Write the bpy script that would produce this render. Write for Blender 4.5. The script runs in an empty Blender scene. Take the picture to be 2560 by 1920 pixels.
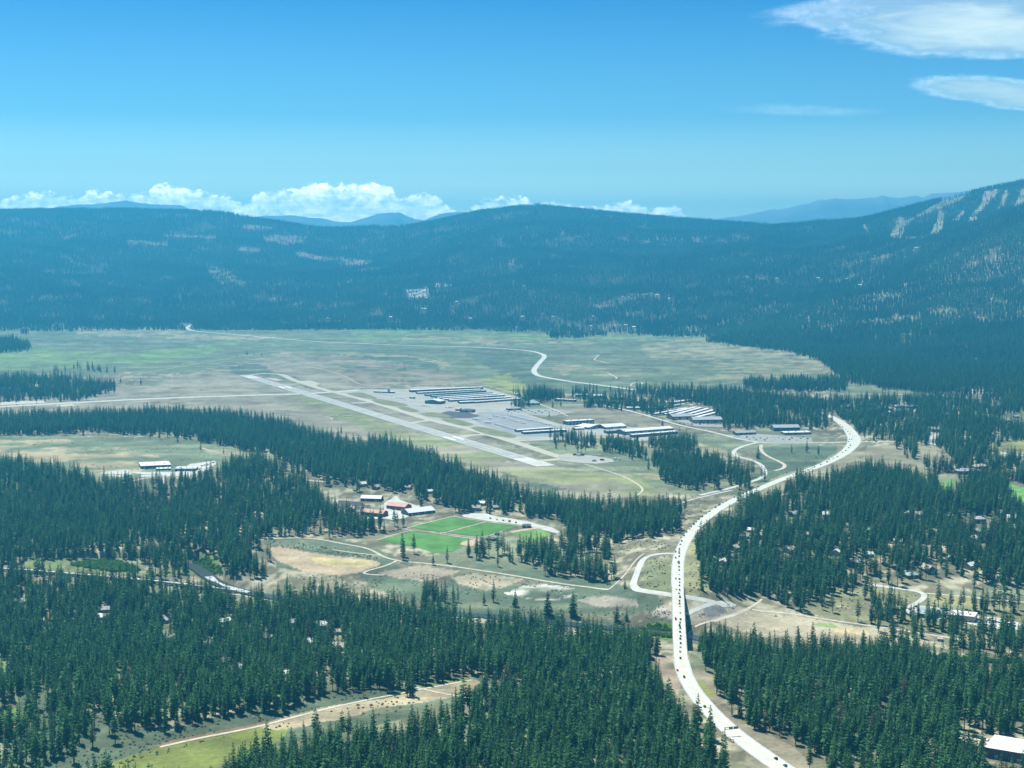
import bpy, bmesh, math, random
import numpy as np
from mathutils import Vector, Matrix
from mathutils.geometry import delaunay_2d_cdt

random.seed(7)
RNG = np.random.default_rng(7)
C = bpy.context.scene.collection
scene = bpy.context.scene
R = math.radians

# ------------------------------------------------------------------ camera, light, sky, exposure
F_PX, CX, CY = 3700.0, 1280.0, 960.0          # focal length and centre in photo pixels
PITCH = R(5.33)
CAM_H = 415.0
cam_data = bpy.data.cameras.new("camera")
cam = bpy.data.objects.new("camera", cam_data)
C.objects.link(cam)
cam.location = (0, 0, CAM_H)
cam.rotation_euler = (R(90) - PITCH, 0, 0)
cam_data.sensor_width = 36.0
cam_data.lens = F_PX / 2560.0 * 36.0
cam_data.clip_start = 1.0
cam_data.clip_end = 90000.0
scene.camera = cam

SUN_EL, SUN_AZ_LEFT = R(62), R(32)
sun_dir = Vector((-math.sin(SUN_AZ_LEFT) * math.cos(SUN_EL), math.cos(SUN_AZ_LEFT) * math.cos(SUN_EL), math.sin(SUN_EL)))
sd = bpy.data.lights.new("sun", 'SUN')
sd.energy = 4.6
sd.angle = R(0.53)
sd.color = (1.0, 0.98, 0.90)
sun = bpy.data.objects.new("sun", sd)
C.objects.link(sun)
sun.rotation_euler = (-sun_dir).to_track_quat('-Z', 'Y').to_euler()

scene.view_settings.view_transform = 'Standard'
scene.view_settings.look = 'None'
scene.view_settings.gamma = 1.0
scene.view_settings.exposure = 0.82

SKY_STRENGTH = 0.058
HAZE_DENSITY = 1.0e-4
HAZE_COLOR = (0.085, 0.61, 1.0)

def N(nt, typ, **kw):
    n = nt.nodes.new(typ)
    for k, v in kw.items():
        setattr(n, k, v)
    return n

def math_node(nt, op, a, b=None, c=None, clamp=False):
    n = nt.nodes.new('ShaderNodeMath')
    n.operation = op
    n.use_clamp = clamp
    for i, v in enumerate((a, b, c)):
        if v is None:
            continue
        if isinstance(v, (int, float)):
            n.inputs[i].default_value = v
        else:
            nt.links.new(v, n.inputs[i])
    return n.outputs[0]

def smooth(nt, v, lo, hi):
    n = nt.nodes.new('ShaderNodeMapRange')
    n.interpolation_type = 'SMOOTHSTEP'
    nt.links.new(v, n.inputs[0])
    n.inputs[1].default_value = lo
    n.inputs[2].default_value = hi
    return n.outputs[0]

def build_world():
    w = bpy.data.worlds.new("World")
    scene.world = w
    w.use_nodes = True
    nt = w.node_tree
    nt.nodes.clear()
    out = N(nt, 'ShaderNodeOutputWorld')
    bg = N(nt, 'ShaderNodeBackground')
    sky = N(nt, 'ShaderNodeTexSky')
    sky.sky_type = 'NISHITA'
    sky.sun_disc = False
    sky.sun_elevation = SUN_EL
    sky.sun_rotation = -SUN_AZ_LEFT
    sky.altitude = 2000
    sky.air_density = 1.0
    sky.dust_density = 0.25
    sky.ozone_density = 2.0
    tc = N(nt, 'ShaderNodeTexCoord')
    sep = N(nt, 'ShaderNodeSeparateXYZ')
    nt.links.new(tc.outputs['Generated'], sep.inputs[0])
    yy = math_node(nt, 'MAXIMUM', sep.outputs[1], 0.05)
    az = math_node(nt, 'DIVIDE', sep.outputs[0], yy)
    el = math_node(nt, 'DIVIDE', sep.outputs[2], yy)

    def noise(sx, sy, detail, rough, off=0.0, dist=0.0):
        cmb = N(nt, 'ShaderNodeCombineXYZ')
        nt.links.new(math_node(nt, 'MULTIPLY', az, sx), cmb.inputs[0])
        nt.links.new(math_node(nt, 'MULTIPLY', el, sy), cmb.inputs[1])
        cmb.inputs[2].default_value = off
        n = N(nt, 'ShaderNodeTexNoise')
        n.inputs['Scale'].default_value = 1.0
        n.inputs['Detail'].default_value = detail
        n.inputs['Roughness'].default_value = rough
        n.inputs['Distortion'].default_value = dist
        nt.links.new(cmb.outputs[0], n.inputs['Vector'])
        return n.outputs[0]
    # cumulus bank low over the mountains: height of the tops as a curve over azimuth
    tops = [(-900, 500), (-400, 470), (0, 486), (60, 478), (120, 472), (190, 482), (250, 470), (320, 476), (380, 468), (415, 452), (455, 462), (520, 474),
            (580, 482), (615, 500), (645, 478), (690, 462), (740, 466), (800, 452), (880, 456), (935, 448), (985, 462), (1010, 485), (1040, 472), (1085, 480), (1115, 496),
            (1145, 516), (1180, 500), (1230, 492), (1290, 484), (1325, 498), (1345, 506), (1390, 488), (1430, 500), (1470, 508), (1520, 500), (1560, 492), (1600, 497),
            (1625, 512), (1680, 500), (1705, 516), (1760, 590), (1900, 640), (2560, 660), (3400, 640)]
    fc = N(nt, 'ShaderNodeFloatCurve')
    lo, hi = -900.0, 3400.0
    cv = fc.mapping.curves[0]
    pts = [((p - lo) / (hi - lo), (660.0 - r) / 220.0) for p, r in tops]
    cv.points[0].location = pts[0]
    cv.points[1].location = pts[-1]
    for p in pts[1:-1]:
        cv.points.new(*p)
    fc.mapping.update()
    azn = math_node(nt, 'ADD', math_node(nt, 'MULTIPLY', az, F_PX / (hi - lo)), (CX - lo) / (hi - lo))
    nt.links.new(azn, fc.inputs['Value'])
    top = math_node(nt, 'ADD', math_node(nt, 'MULTIPLY', fc.outputs[0], 220.0 / F_PX), (615.0 - 672.0) / F_PX)
    bil = noise(170, 230, 6, 0.62, 3.1)
    bil2 = noise(48, 90, 4, 0.55, 9.0)
    edge = math_node(nt, 'ADD', math_node(nt, 'SUBTRACT', top, el),
                     math_node(nt, 'ADD', math_node(nt, 'MULTIPLY', math_node(nt, 'SUBTRACT', bil, 0.5), 0.016),
                               math_node(nt, 'MULTIPLY', math_node(nt, 'SUBTRACT', bil2, 0.5), 0.012)))
    m_top = smooth(nt, edge, -0.0006, 0.0022)
    # layered flat bases let the sky show between the lower puffs
    layer = noise(38, 330, 5, 0.6, 5.0)
    low = smooth(nt, math_node(nt, 'SUBTRACT', top, el), 0.008, 0.022)
    hole = smooth(nt, math_node(nt, 'ADD', layer, math_node(nt, 'MULTIPLY', low, -0.10)), 0.36, 0.52)
    m_cu = math_node(nt, 'MULTIPLY', m_top, math_node(nt, 'ADD', math_node(nt, 'MULTIPLY', hole, 0.40), 0.60), clamp=True)

    # fair-weather cirrus, upper right: long soft streaks
    def streak(pc, rc, hw, hh, tilt, sx, sy, off, gain, amp=1.5):
        a0, e0 = (pc - CX) / F_PX, (615.0 - rc) / F_PX
        da = math_node(nt, 'SUBTRACT', az, a0)
        de = math_node(nt, 'SUBTRACT', math_node(nt, 'SUBTRACT', el, e0), math_node(nt, 'MULTIPLY', da, tilt))
        q = math_node(nt, 'ADD', math_node(nt, 'POWER', math_node(nt, 'ABSOLUTE', math_node(nt, 'DIVIDE', da, hw / F_PX)), 2.0),
                      math_node(nt, 'POWER', math_node(nt, 'ABSOLUTE', math_node(nt, 'DIVIDE', de, hh / F_PX)), 2.0))
        n1 = noise(sx, sy, 7, 0.6, off, 0.4)
        body = math_node(nt, 'SUBTRACT', math_node(nt, 'ADD', math_node(nt, 'SUBTRACT', 1.0, q), math_node(nt, 'MULTIPLY', math_node(nt, 'SUBTRACT', n1, 0.5), amp)), 0.0)
        return math_node(nt, 'MULTIPLY', smooth(nt, body, -0.45, 1.65), gain)
    c1 = streak(2445, 78, 400, 74, -0.035, 17, 95, 1.7, 0.97, 2.0)
    c2 = streak(2530, 243, 225, 34, -0.10, 22, 150, 4.4, 0.9, 2.0)
    c3 = streak(2000, 282, 200, 14, -0.03, 30, 260, 8.8, 0.06, 2.0)
    c4 = streak(2120, 30, 220, 30, 0.12, 16, 120, 2.2, 0.35, 2.2)
    m_ci = math_node(nt, 'MAXIMUM', math_node(nt, 'MAXIMUM', c1, c2), math_node(nt, 'MAXIMUM', c3, c4))
    back = math_node(nt, 'GREATER_THAN', sep.outputs[1], 0.3)
    m = math_node(nt, 'MULTIPLY', math_node(nt, 'MAXIMUM', m_cu, m_ci), back, clamp=True)

    ccol = N(nt, 'ShaderNodeMixRGB')
    ccol.inputs[1].default_value = (23, 27, 25.5, 1)
    ccol.inputs[2].default_value = (66, 63, 51, 1)
    shade = smooth(nt, math_node(nt, 'ADD', math_node(nt, 'MULTIPLY', bil, 0.9), math_node(nt, 'MULTIPLY', bil2, 0.5)), 0.45, 0.95)
    nt.links.new(shade, ccol.inputs[0])
    cci = N(nt, 'ShaderNodeMixRGB')
    nt.links.new(smooth(nt, m_ci, 0.02, 0.3), cci.inputs[0])
    nt.links.new(ccol.outputs[0], cci.inputs[1])
    cci.inputs[2].default_value = (12.2, 13.4, 11.6, 1)
    mix = N(nt, 'ShaderNodeMixRGB')
    nt.links.new(m, mix.inputs[0])
    tint = N(nt, 'ShaderNodeMixRGB', blend_type='MULTIPLY')
    tint.inputs[0].default_value = 1.0
    ramp = N(nt, 'ShaderNodeValToRGB')
    stops = SKY_STOPS
    cr = ramp.color_ramp
    while len(cr.elements) < len(stops):
        cr.elements.new(0.5)
    for e, (pos, c) in zip(cr.elements, stops):
        e.position = pos / 0.4
        e.color = tuple(v / 3.0 for v in c) + (1,)
    nt.links.new(math_node(nt, 'MULTIPLY', sep.outputs[2], 2.5, clamp=True), ramp.inputs[0])
    up3 = N(nt, 'ShaderNodeVectorMath', operation='SCALE')
    up3.inputs['Scale'].default_value = 3.0
    nt.links.new(ramp.outputs[0], up3.inputs[0])
    nt.links.new(up3.outputs[0], tint.inputs[2])
    nt.links.new(sky.outputs[0], tint.inputs[1])
    nt.links.new(tint.outputs[0], mix.inputs[1])
    nt.links.new(cci.outputs[0], mix.inputs[2])
    nt.links.new(mix.outputs[0], bg.inputs[0])
    bg.inputs[1].default_value = SKY_STRENGTH
    nt.links.new(bg.outputs[0], out.inputs[0])

SKY_STOPS = [(0.0, (3.0, 2.95, 2.1)), (0.033, (2.7, 2.6, 1.80)), (0.05, (1.65, 1.85, 1.46)), (0.085, (0.62, 1.08, 1.20)), (0.16, (0.17, 0.61, 1.0)), (0.36, (0.12, 0.50, 0.90))]
build_world()
scene.cycles.volume_bounces = 0
scene.cycles.max_bounces = 5
scene.cycles.diffuse_bounces = 3
scene.cycles.glossy_bounces = 2
scene.cycles.transparent_max_bounces = 8
scene.cycles.use_denoising = True

# ------------------------------------------------------------------ projection helpers
SP, CP = math.sin(PITCH), math.cos(PITCH)

def ray(px, py):
    a = (np.asarray(px, float) - CX) / F_PX
    b = (CY - np.asarray(py, float)) / F_PX
    return a, CP + b * SP, -SP + b * CP

def at_z(px, py, z):
    dx, dy, dz = ray(px, py)
    t = (z - CAM_H) / dz
    return dx * t, dy * t

def to_px(x, y, z):
    zc = z - CAM_H
    d = y * CP - zc * SP
    return CX + F_PX * x / d, CY - F_PX * (y * SP + zc * CP) / d

# ------------------------------------------------------------------ noise
def _hash(ix, iy, s):
    h = (ix.astype(np.int64) * 374761393 + iy.astype(np.int64) * 668265263 + s * 1274126177) & 0xFFFFFFFF
    h = ((h ^ (h >> 13)) * 1274126177) & 0xFFFFFFFF
    h = h ^ (h >> 16)
    return (h & 0xFFFFFF) / float(0xFFFFFF)

def vnoise(x, y, s=0):
    ix, iy = np.floor(x), np.floor(y)
    fx, fy = x - ix, y - iy
    fx = fx * fx * (3 - 2 * fx)
    fy = fy * fy * (3 - 2 * fy)
    a = _hash(ix, iy, s); b = _hash(ix + 1, iy, s)
    c = _hash(ix, iy + 1, s); d = _hash(ix + 1, iy + 1, s)
    return (a + (b - a) * fx) * (1 - fy) + (c + (d - c) * fx) * fy

def fbm(x, y, octs=4, s=0, gain=0.5):
    v, amp, tot = 0.0, 1.0, 0.0
    for o in range(octs):
        v = v + amp * vnoise(x + 17.3 * o, y - 9.1 * o, s + o)
        tot += amp
        amp *= gain
        x = x * 2.03; y = y * 2.03
    return v / tot

def inside(poly, x, y):
    p = np.asarray(poly, float)
    r = np.zeros(np.shape(x), bool)
    x0, y0 = p[-1]
    for x1, y1 in p:
        c = ((y1 > y) != (y0 > y))
        with np.errstate(divide='ignore', invalid='ignore'):
            xi = (x0 - x1) * (y - y1) / (y0 - y1 + 1e-12) + x1
        r ^= c & (x < xi)
        x0, y0 = x1, y1
    return r

# ------------------------------------------------------------------ terrain
# valley cross-section under and before the airport plateau (depth, height)
VAL_Y = np.array([0, 900, 1360, 1500, 1640, 1850, 2040, 2400, 2640, 3000, 20000.])
VAL_Z = np.array([-6, -9, -11, -22, -34, -34, -24, -20, 0, 0, 0.])
VAL_Y2 = np.array([0, 900, 1360, 1480, 1600, 1760, 1900, 2020, 2400, 2640, 20000.])
VAL_Z2 = np.array([-6, -9, -11, -20, -33, -33, -20, -5, -3, 0, 0.])
# hill columns: photo x -> list of (depth, photo row of the ground); first entry is the foot at height 0
HILL = {
    -900: [7200, (8300, 745), (9700, 650), (10700, 590), (11700, 540)],
    0:    [7250, (8300, 748), (9700, 652), (10700, 585), (11600, 533)],
    280:  [7300, (8400, 745), (9900, 648), (10800, 580), (11600, 529)],
    560:  [7300, (8500, 742), (10000, 650), (10700, 592), (11450, 536)],
    800:  [7350, (8500, 745), (9800, 662), (10600, 612), (11300, 570)],
    1020: [7350, (8500, 740), (9700, 655), (10500, 605), (11200, 566)],
    1200: [7300, (8400, 735), (9600, 640), (10400, 580), (11200, 532)],
    1345: [7200, (8300, 730), (9600, 630), (10400, 565), (11200, 516)],
    1480: [7100, (8200, 730), (9600, 636), (10400, 575), (11300, 530)],
    1700: [6800, (8000, 725), (9300, 650), (10300, 592), (11300, 549)],
    1990: [6200, (7300, 745), (8500, 662), (9800, 606), (10900, 571)],
    2150: [5600, (6900, 750), (8200, 650), (9500, 596), (10600, 555)],
    2300: [5300, (6500, 752), (7900, 628), (9400, 572), (10400, 516)],
    2420: [5100, (6300, 750), (7800, 598), (9000, 572), (10200, 488)],
    2560: [5000, (6200, 745), (7700, 546), (8700, 560), (10000, 460)],
    2900: [4900, (6000, 740), (7500, 500), (8500, 520), (9800, 425)],
    3700: [4800, (5900, 740), (7300, 470), (8300, 480), (9600, 400)],
}
HK = sorted(HILL)
_hd, _hz = [], []
for k in HK:
    d, z = [HILL[k][0]], [0.0]
    for dep, row in HILL[k][1:]:
        ang = PITCH + math.atan((row - CY) / F_PX)
        d.append(dep); z.append(CAM_H - dep * math.tan(ang))
    d += [d[-1] + 1800, d[-1] + 4500]; z += [z[-1] - 330, z[-1] - 650]
    _hd.append(d); _hz.append(z)
_hd, _hz, HK = np.array(_hd, float), np.array(_hz, float), np.array(HK, float)

def hills_raw(x, y):
    px = CX + F_PX * x / np.maximum(y, 1.0)
    K = _hd.shape[1]
    D = [np.interp(px, HK, _hd[:, k]) for k in range(K)]
    Z = [np.interp(px, HK, _hz[:, k]) for k in range(K)]
    T = []
    for k in range(K):
        if k == 0:
            T.append(np.zeros_like(px))
        elif k == K - 1:
            T.append((Z[k] - Z[k - 1]) / (D[k] - D[k - 1]))
        else:
            T.append((Z[k + 1] - Z[k - 1]) / (D[k + 1] - D[k - 1]))
    T[4] = T[4] * 0.35
    out = np.zeros_like(px)
    for k in range(K - 1):
        h = D[k + 1] - D[k]
        t = np.clip((y - D[k]) / h, 0, 1)
        m = (y >= D[k]) & (y < D[k + 1] if k < K - 2 else y >= D[k])
        t2, t3 = t * t, t * t * t
        v = (2 * t3 - 3 * t2 + 1) * Z[k] + (t3 - 2 * t2 + t) * h * T[k] + (-2 * t3 + 3 * t2) * Z[k + 1] + (t3 - t2) * h * T[k + 1]
        out = np.where(m, v, out)
    rise = np.clip((y - D[0]) / 900.0, 0, 1)
    near_top = np.clip((D[4] - y) / 900.0, 0.15, 1)
    near_top = np.where(y > D[4], 0.15, near_top)
    nz = (fbm(x / 1500.0, y / 1100.0, 4, 11) - 0.5) * 290 + (fbm(x / 420.0, y / 420.0, 3, 31) - 0.5) * 80
    return out + nz * rise * near_top

# highway centreline: photo x, photo row, road height
HWY = [(2052, 1030, 0), (2085, 1045, 0), (2110, 1062, 0), (2128, 1082, 0), (2136, 1102, 0), (2124, 1121, 0), (2100, 1140, 0), (2060, 1160, 0), (2020, 1175, 0), (1985, 1187, 0),
       (1950, 1200, 0), (1900, 1221, 0), (1850, 1243, -0.5), (1800, 1270, -1), (1755, 1303, -2), (1723, 1338, -3), (1704, 1372, -4), (1696, 1400, -5),
       (1694, 1440, -6), (1695, 1500, -7.5), (1697, 1560, -8.5), (1700, 1620, -9), (1703, 1652, -9), (1714, 1692, -9.5), (1742, 1738, -9.5), (1784, 1786, -9.5),
       (1836, 1834, -9.5), (1904, 1884, -9.5), (1977, 1934, -9.5), (2070, 1995, -9.5), (2185, 2070, -9.5)]

def catmull(P, step):
    P = np.asarray(P, float)
    Q = np.vstack([2 * P[0] - P[1], P, 2 * P[-1] - P[-2]])
    out = []
    for i in range(len(P) - 1):
        p0, p1, p2, p3 = Q[i], Q[i + 1], Q[i + 2], Q[i + 3]
        n = max(1, int(np.linalg.norm((p2 - p1)[:2]) / step))
        for j in range(n):
            t = j / n
            out.append(0.5 * ((2 * p1) + (-p0 + p2) * t + (2 * p0 - 5 * p1 + 4 * p2 - p3) * t * t + (-p0 + 3 * p1 - 3 * p2 + p3) * t ** 3))
    out.append(P[-1])
    return np.array(out)

def _smooth_line(P, n):
    P = P.copy()
    for _ in range(n):
        P[1:-1] = 0.25 * P[:-2] + 0.5 * P[1:-1] + 0.25 * P[2:]
    return P
_h = np.array([(*at_z(a, b, z), z) for a, b, z in HWY])
HWY_W = _smooth_line(catmull(_h, 8.0), 12)
_hr = to_px(HWY_W[:, 0], HWY_W[:, 1], HWY_W[:, 2])[1]
BR0, BR1 = 1466, 1640                      # photo rows of the two bridge ends
HWY_BRIDGE = (_hr > BR0) & (_hr < BR1)
HWY_LAND = HWY_W[~HWY_BRIDGE]

RIVER_PX = [(2800, 1700), (2560, 1672), (2440, 1662), (2300, 1652), (2100, 1640), (1900, 1618), (1760, 1596), (1690, 1583), (1560, 1572), (1400, 1556), (1250, 1540), (1000, 1526),
            (800, 1508), (640, 1484), (560, 1464), (520, 1440), (486, 1412), (440, 1402), (300, 1408), (170, 1406), (0, 1404), (-300, 1410)]
RIV_W = _smooth_line(catmull(np.array([at_z(a, b, -36.0) for a, b in RIVER_PX]), 12.0), 10)

def dist_to(P, x, y, reach):
    """distance to a polyline's samples and the nearest sample's index, for points inside the reach of its box"""
    x, y = np.asarray(x, float), np.asarray(y, float)
    d = np.full(x.shape, 1e9); idx = np.zeros(x.shape, int)
    m = (x > P[:, 0].min() - reach) & (x < P[:, 0].max() + reach) & (y > P[:, 1].min() - reach) & (y < P[:, 1].max() + reach)
    w = np.nonzero(m.ravel())[0]
    xf, yf = x.ravel(), y.ravel()
    for s in range(0, len(w), 20000):
        k = w[s:s + 20000]
        dd = (xf[k][:, None] - P[None, :, 0]) ** 2 + (yf[k][:, None] - P[None, :, 1]) ** 2
        j = dd.argmin(1)
        d.ravel()[k] = np.sqrt(dd[np.arange(len(k)), j]); idx.ravel()[k] = j
    return d, idx

def H(x, y):
    x, y = np.asarray(x, float), np.asarray(y, float)
    shp = x.shape
    x, y = np.atleast_1d(x).ravel(), np.atleast_1d(y).ravel()
    side = np.clip((x - 60) / 200.0, 0, 1); side = side * side * (3 - 2 * side)
    z = np.interp(y + 0.04 * x, VAL_Y, VAL_Z) * (1 - side) + np.interp(y, VAL_Y2, VAL_Z2) * side
    far = y > 4700
    if far.any():
        z[far] += hills_raw(x[far], y[far])
    near = y < 5200
    if near.any():
        xn, yn = x[near], y[near]
        zn = z[near]
        dr, _ = dist_to(RIV_W, xn, yn, 40)
        t = np.clip((dr - 11) / 14.0, 0, 1); t = t * t * (3 - 2 * t)
        zn = np.where(dr < 30, zn * t + (1 - t) * (-38.5), zn)
        d, i = dist_to(HWY_LAND, xn, yn, 150)
        rz = HWY_LAND[i, 2] - 0.35
        t = np.clip((d - 11) / 95.0, 0, 1); t = t * t * (3 - 2 * t)
        zn = np.where(d < 140, zn * t + (1 - t) * rz, zn)
        z[near] = zn
    return z.reshape(shp) if shp else float(z[0])

def ground(px, py):
    """photo pixel -> world point on the terrain (vectorised ray march)"""
    px, py = np.atleast_1d(np.asarray(px, float)), np.atleast_1d(np.asarray(py, float))
    dx, dy, dz = ray(px, py)
    t0 = np.full(px.shape, 500.0); hit = np.full(px.shape, 13500.0)
    done = np.zeros(px.shape, bool)
    prev = t0.copy()
    t = t0.copy()
    while t.min() < 13500 and not done.all():
        step = np.maximum(12.0, t * 0.006)
        t2 = t + step
        below = (CAM_H + dz * t2) < H(dx * t2, dy * t2)
        new = below & ~done
        if new.any():
            lo, hi = t[new].copy(), t2[new].copy()
            for _ in range(14):
                m = 0.5 * (lo + hi)
                b = (CAM_H + dz[new] * m) < H(dx[new] * m, dy[new] * m)
                hi = np.where(b, m, hi); lo = np.where(b, lo, m)
            hit[new] = hi
        done |= below
        t = np.where(done, 13500.0, t2)
    return dx * hit, dy * hit, H(dx * hit, dy * hit)

def G(px, py):
    x, y, z = ground(px, py)
    return np.array([x[0], y[0], z[0]])

# ------------------------------------------------------------------ materials
def material(name, col, rough=0.9, var=0.0, scale=0.3, spec=0.2, metallic=0.0, col2=None, detail=4):
    m = bpy.data.materials.new(name)
    m.use_nodes = True
    nt = m.node_tree
    b = nt.nodes['Principled BSDF']
    b.inputs['Roughness'].default_value = rough
    b.inputs['Specular IOR Level'].default_value = spec
    b.inputs['Metallic'].default_value = metallic
    if var > 0 or col2:
        geo = N(nt, 'ShaderNodeNewGeometry')
        n = N(nt, 'ShaderNodeTexNoise')
        n.inputs['Scale'].default_value = scale
        n.inputs['Detail'].default_value = detail
        n.inputs['Roughness'].default_value = 0.62
        nt.links.new(geo.outputs['Position'], n.inputs['Vector'])
        mx = N(nt, 'ShaderNodeMixRGB')
        c2 = col2 or tuple(c * (1 - var) for c in col)
        mx.inputs[1].default_value = tuple(c2) + (1,)
        mx.inputs[2].default_value = tuple(min(1, c * (1 + var)) if not col2 else c for c in col) + (1,)
        nt.links.new(smooth(nt, n.outputs[0], 0.33, 0.67), mx.inputs[0])
        nt.links.new(mx.outputs[0], b.inputs['Base Color'])
    else:
        b.inputs['Base Color'].default_value = tuple(col) + (1,)
    return m

def foliage(name, dark, light, trans=0.27, stands=0.0):
    m = bpy.data.materials.new(name)
    m.use_nodes = True
    nt = m.node_tree
    nt.nodes.clear()
    out = N(nt, 'ShaderNodeOutputMaterial')
    oi = N(nt, 'ShaderNodeObjectInfo')
    geo = N(nt, 'ShaderNodeNewGeometry')
    n = N(nt, 'ShaderNodeTexNoise')
    n.inputs['Scale'].default_value = 0.5
    n.inputs['Detail'].default_value = 3
    nt.links.new(geo.outputs['Position'], n.inputs['Vector'])
    f = math_node(nt, 'ADD', math_node(nt, 'MULTIPLY', oi.outputs['Random'], 0.55), math_node(nt, 'MULTIPLY', smooth(nt, n.outputs[0], 0.3, 0.7), 0.45))
    if stands:
        ns = N(nt, 'ShaderNodeTexNoise')
        ns.inputs['Scale'].default_value = 0.0022
        ns.inputs['Detail'].default_value = 6
        ns.inputs['Roughness'].default_value = 0.62
        nt.links.new(geo.outputs['Position'], ns.inputs['Vector'])
        f = math_node(nt, 'ADD', math_node(nt, 'MULTIPLY', f, 1 - stands), math_node(nt, 'MULTIPLY', smooth(nt, ns.outputs[0], 0.36, 0.64), stands))
    mx = N(nt, 'ShaderNodeMixRGB')
    mx.inputs[1].default_value = dark + (1,)
    mx.inputs[2].default_value = light + (1,)
    nt.links.new(f, mx.inputs[0])
    dead = math_node(nt, 'GREATER_THAN', oi.outputs['Random'], 0.994)
    mx2 = N(nt, 'ShaderNodeMixRGB')
    nt.links.new(dead, mx2.inputs[0]); nt.links.new(mx.outputs[0], mx2.inputs[1])
    mx2.inputs[2].default_value = (0.16, 0.135, 0.085, 1)
    mx = mx2
    df, tr, ms = N(nt, 'ShaderNodeBsdfDiffuse'), N(nt, 'ShaderNodeBsdfTranslucent'), N(nt, 'ShaderNodeMixShader')
    nt.links.new(mx.outputs[0], df.inputs[0]); nt.links.new(mx.outputs[0], tr.inputs[0])
    ms.inputs[0].default_value = trans
    nt.links.new(df.outputs[0], ms.inputs[1]); nt.links.new(tr.outputs[0], ms.inputs[2])
    nt.links.new(ms.outputs[0], out.inputs[0])
    return m

M = {}
M['foliage'] = foliage('pine_needles', (0.016, 0.080, 0.038), (0.145, 0.310, 0.105))
M['foliage_far'] = foliage('far_needles', (0.022, 0.074, 0.050), (0.180, 0.340, 0.185), stands=0.45)
M['bark'] = material('bark', (0.105, 0.065, 0.042), 0.95, 0.3, 1.2)
M['shrub'] = foliage('shrub_leaves', (0.11, 0.16, 0.08), (0.25, 0.27, 0.16))
M['willow'] = foliage('willow_leaves', (0.11, 0.24, 0.04), (0.24, 0.40, 0.07))
M['concrete'] = material('highway_concrete', (0.54, 0.555, 0.475), 0.85, 0.10, 0.10)
M['shoulder'] = material('road_shoulder', (0.44, 0.46, 0.41), 0.9, 0.12, 0.12)
M['asphalt_pale'] = material('sun_bleached_asphalt', (0.50, 0.50, 0.44), 0.9, 0.12, 0.06)
M['asphalt_old'] = material('old_asphalt', (0.30, 0.31, 0.27), 0.9, 0.10, 0.05)
M['runway'] = material('runway_asphalt', (0.37, 0.375, 0.33), 0.9, 0.10, 0.018)
M['taxi'] = material('taxiway_asphalt', (0.44, 0.42, 0.32), 0.9, 0.08, 0.03)
M['apron'] = material('apron_asphalt', (0.36, 0.355, 0.30), 0.9, 0.10, 0.02)
M['tiedown'] = material('tiedown_asphalt', (0.27, 0.285, 0.275), 0.9, 0.12, 0.04)
M['fresh_asphalt'] = material('fresh_asphalt', (0.085, 0.085, 0.095), 0.9, 0.2, 0.05)
M['dirt_road'] = material('dirt_road', (0.50, 0.45, 0.34), 0.95, 0.15, 0.12)
M['dirt'] = material('bare_dirt', (0.42, 0.36, 0.26), 0.95, 0.2, 0.08)
M['infield'] = material('infield_clay', (0.50, 0.37, 0.25), 0.95, 0.1, 0.15)
M['turf'] = material('sports_turf', (0.075, 0.19, 0.055), 0.9, 0.22, 0.03)
M['fairway'] = material('fairway_turf', (0.14, 0.30, 0.07), 0.9, 0.2, 0.05)
M['paint'] = material('white_paint', (0.80, 0.80, 0.78), 0.7, 0.05, 0.5)
M['yellow'] = material('yellow_line', (0.62, 0.48, 0.10), 0.7)
M['roof_white'] = material('white_roof', (0.70, 0.71, 0.68), 0.55, 0.06, 0.15)
M['roof_grey'] = material('grey_roof', (0.36, 0.38, 0.38), 0.6, 0.08, 0.2)
M['roof_teal'] = material('teal_roof', (0.30, 0.40, 0.37), 0.6, 0.08, 0.2)
M['roof_dark'] = material('dark_shingles', (0.115, 0.12, 0.13), 0.85, 0.15, 0.4)
M['roof_pink'] = material('pale_red_roof', (0.62, 0.36, 0.28), 0.7, 0.1, 0.2)
M['roof_tan'] = material('tan_roof', (0.45, 0.40, 0.33), 0.8, 0.12, 0.3)
M['wall_dark'] = material('dark_steel_wall', (0.10, 0.13, 0.15), 0.7, 0.1, 0.3)
M['wall_teal'] = material('teal_steel_wall', (0.10, 0.17, 0.18), 0.7, 0.1, 0.3)
M['wall_grey'] = material('grey_wall', (0.30, 0.31, 0.30), 0.8, 0.1, 0.3)
M['wall_tan'] = material('tan_wall', (0.40, 0.34, 0.26), 0.85, 0.1, 0.3)
M['wall_red'] = material('red_wall', (0.20, 0.055, 0.05), 0.85, 0.12, 0.3)
M['wall_wood'] = material('brown_wood_wall', (0.16, 0.11, 0.08), 0.85, 0.15, 0.4)
M['door'] = material('pale_door', (0.50, 0.53, 0.52), 0.6, 0.05, 0.5)
M['glass'] = material('window_glass', (0.05, 0.07, 0.09), 0.15, spec=0.5)
M['steel'] = material('galvanised_steel', (0.35, 0.36, 0.36), 0.5, metallic=0.4)
M['dark_steel'] = material('dark_steel', (0.06, 0.06, 0.06), 0.6)
M['sign_back'] = material('sign_back', (0.16, 0.18, 0.17), 0.6)
M['solar'] = material('solar_glass', (0.03, 0.04, 0.06), 0.6, spec=0.1)
M['bridge'] = material('bridge_concrete', (0.36, 0.36, 0.31), 0.9, 0.12, 0.2)
M['tyre'] = material('tyre_rubber', (0.02, 0.02, 0.02), 0.9)
M['plane_white'] = material('aeroplane_paint', (0.80, 0.80, 0.80), 0.35, spec=0.5)
M['plane_trim'] = material('aeroplane_trim', (0.10, 0.16, 0.36), 0.35)
M['rubble'] = material('rubble_stone', (0.52, 0.50, 0.44), 0.95, 0.25, 0.5)
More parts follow.
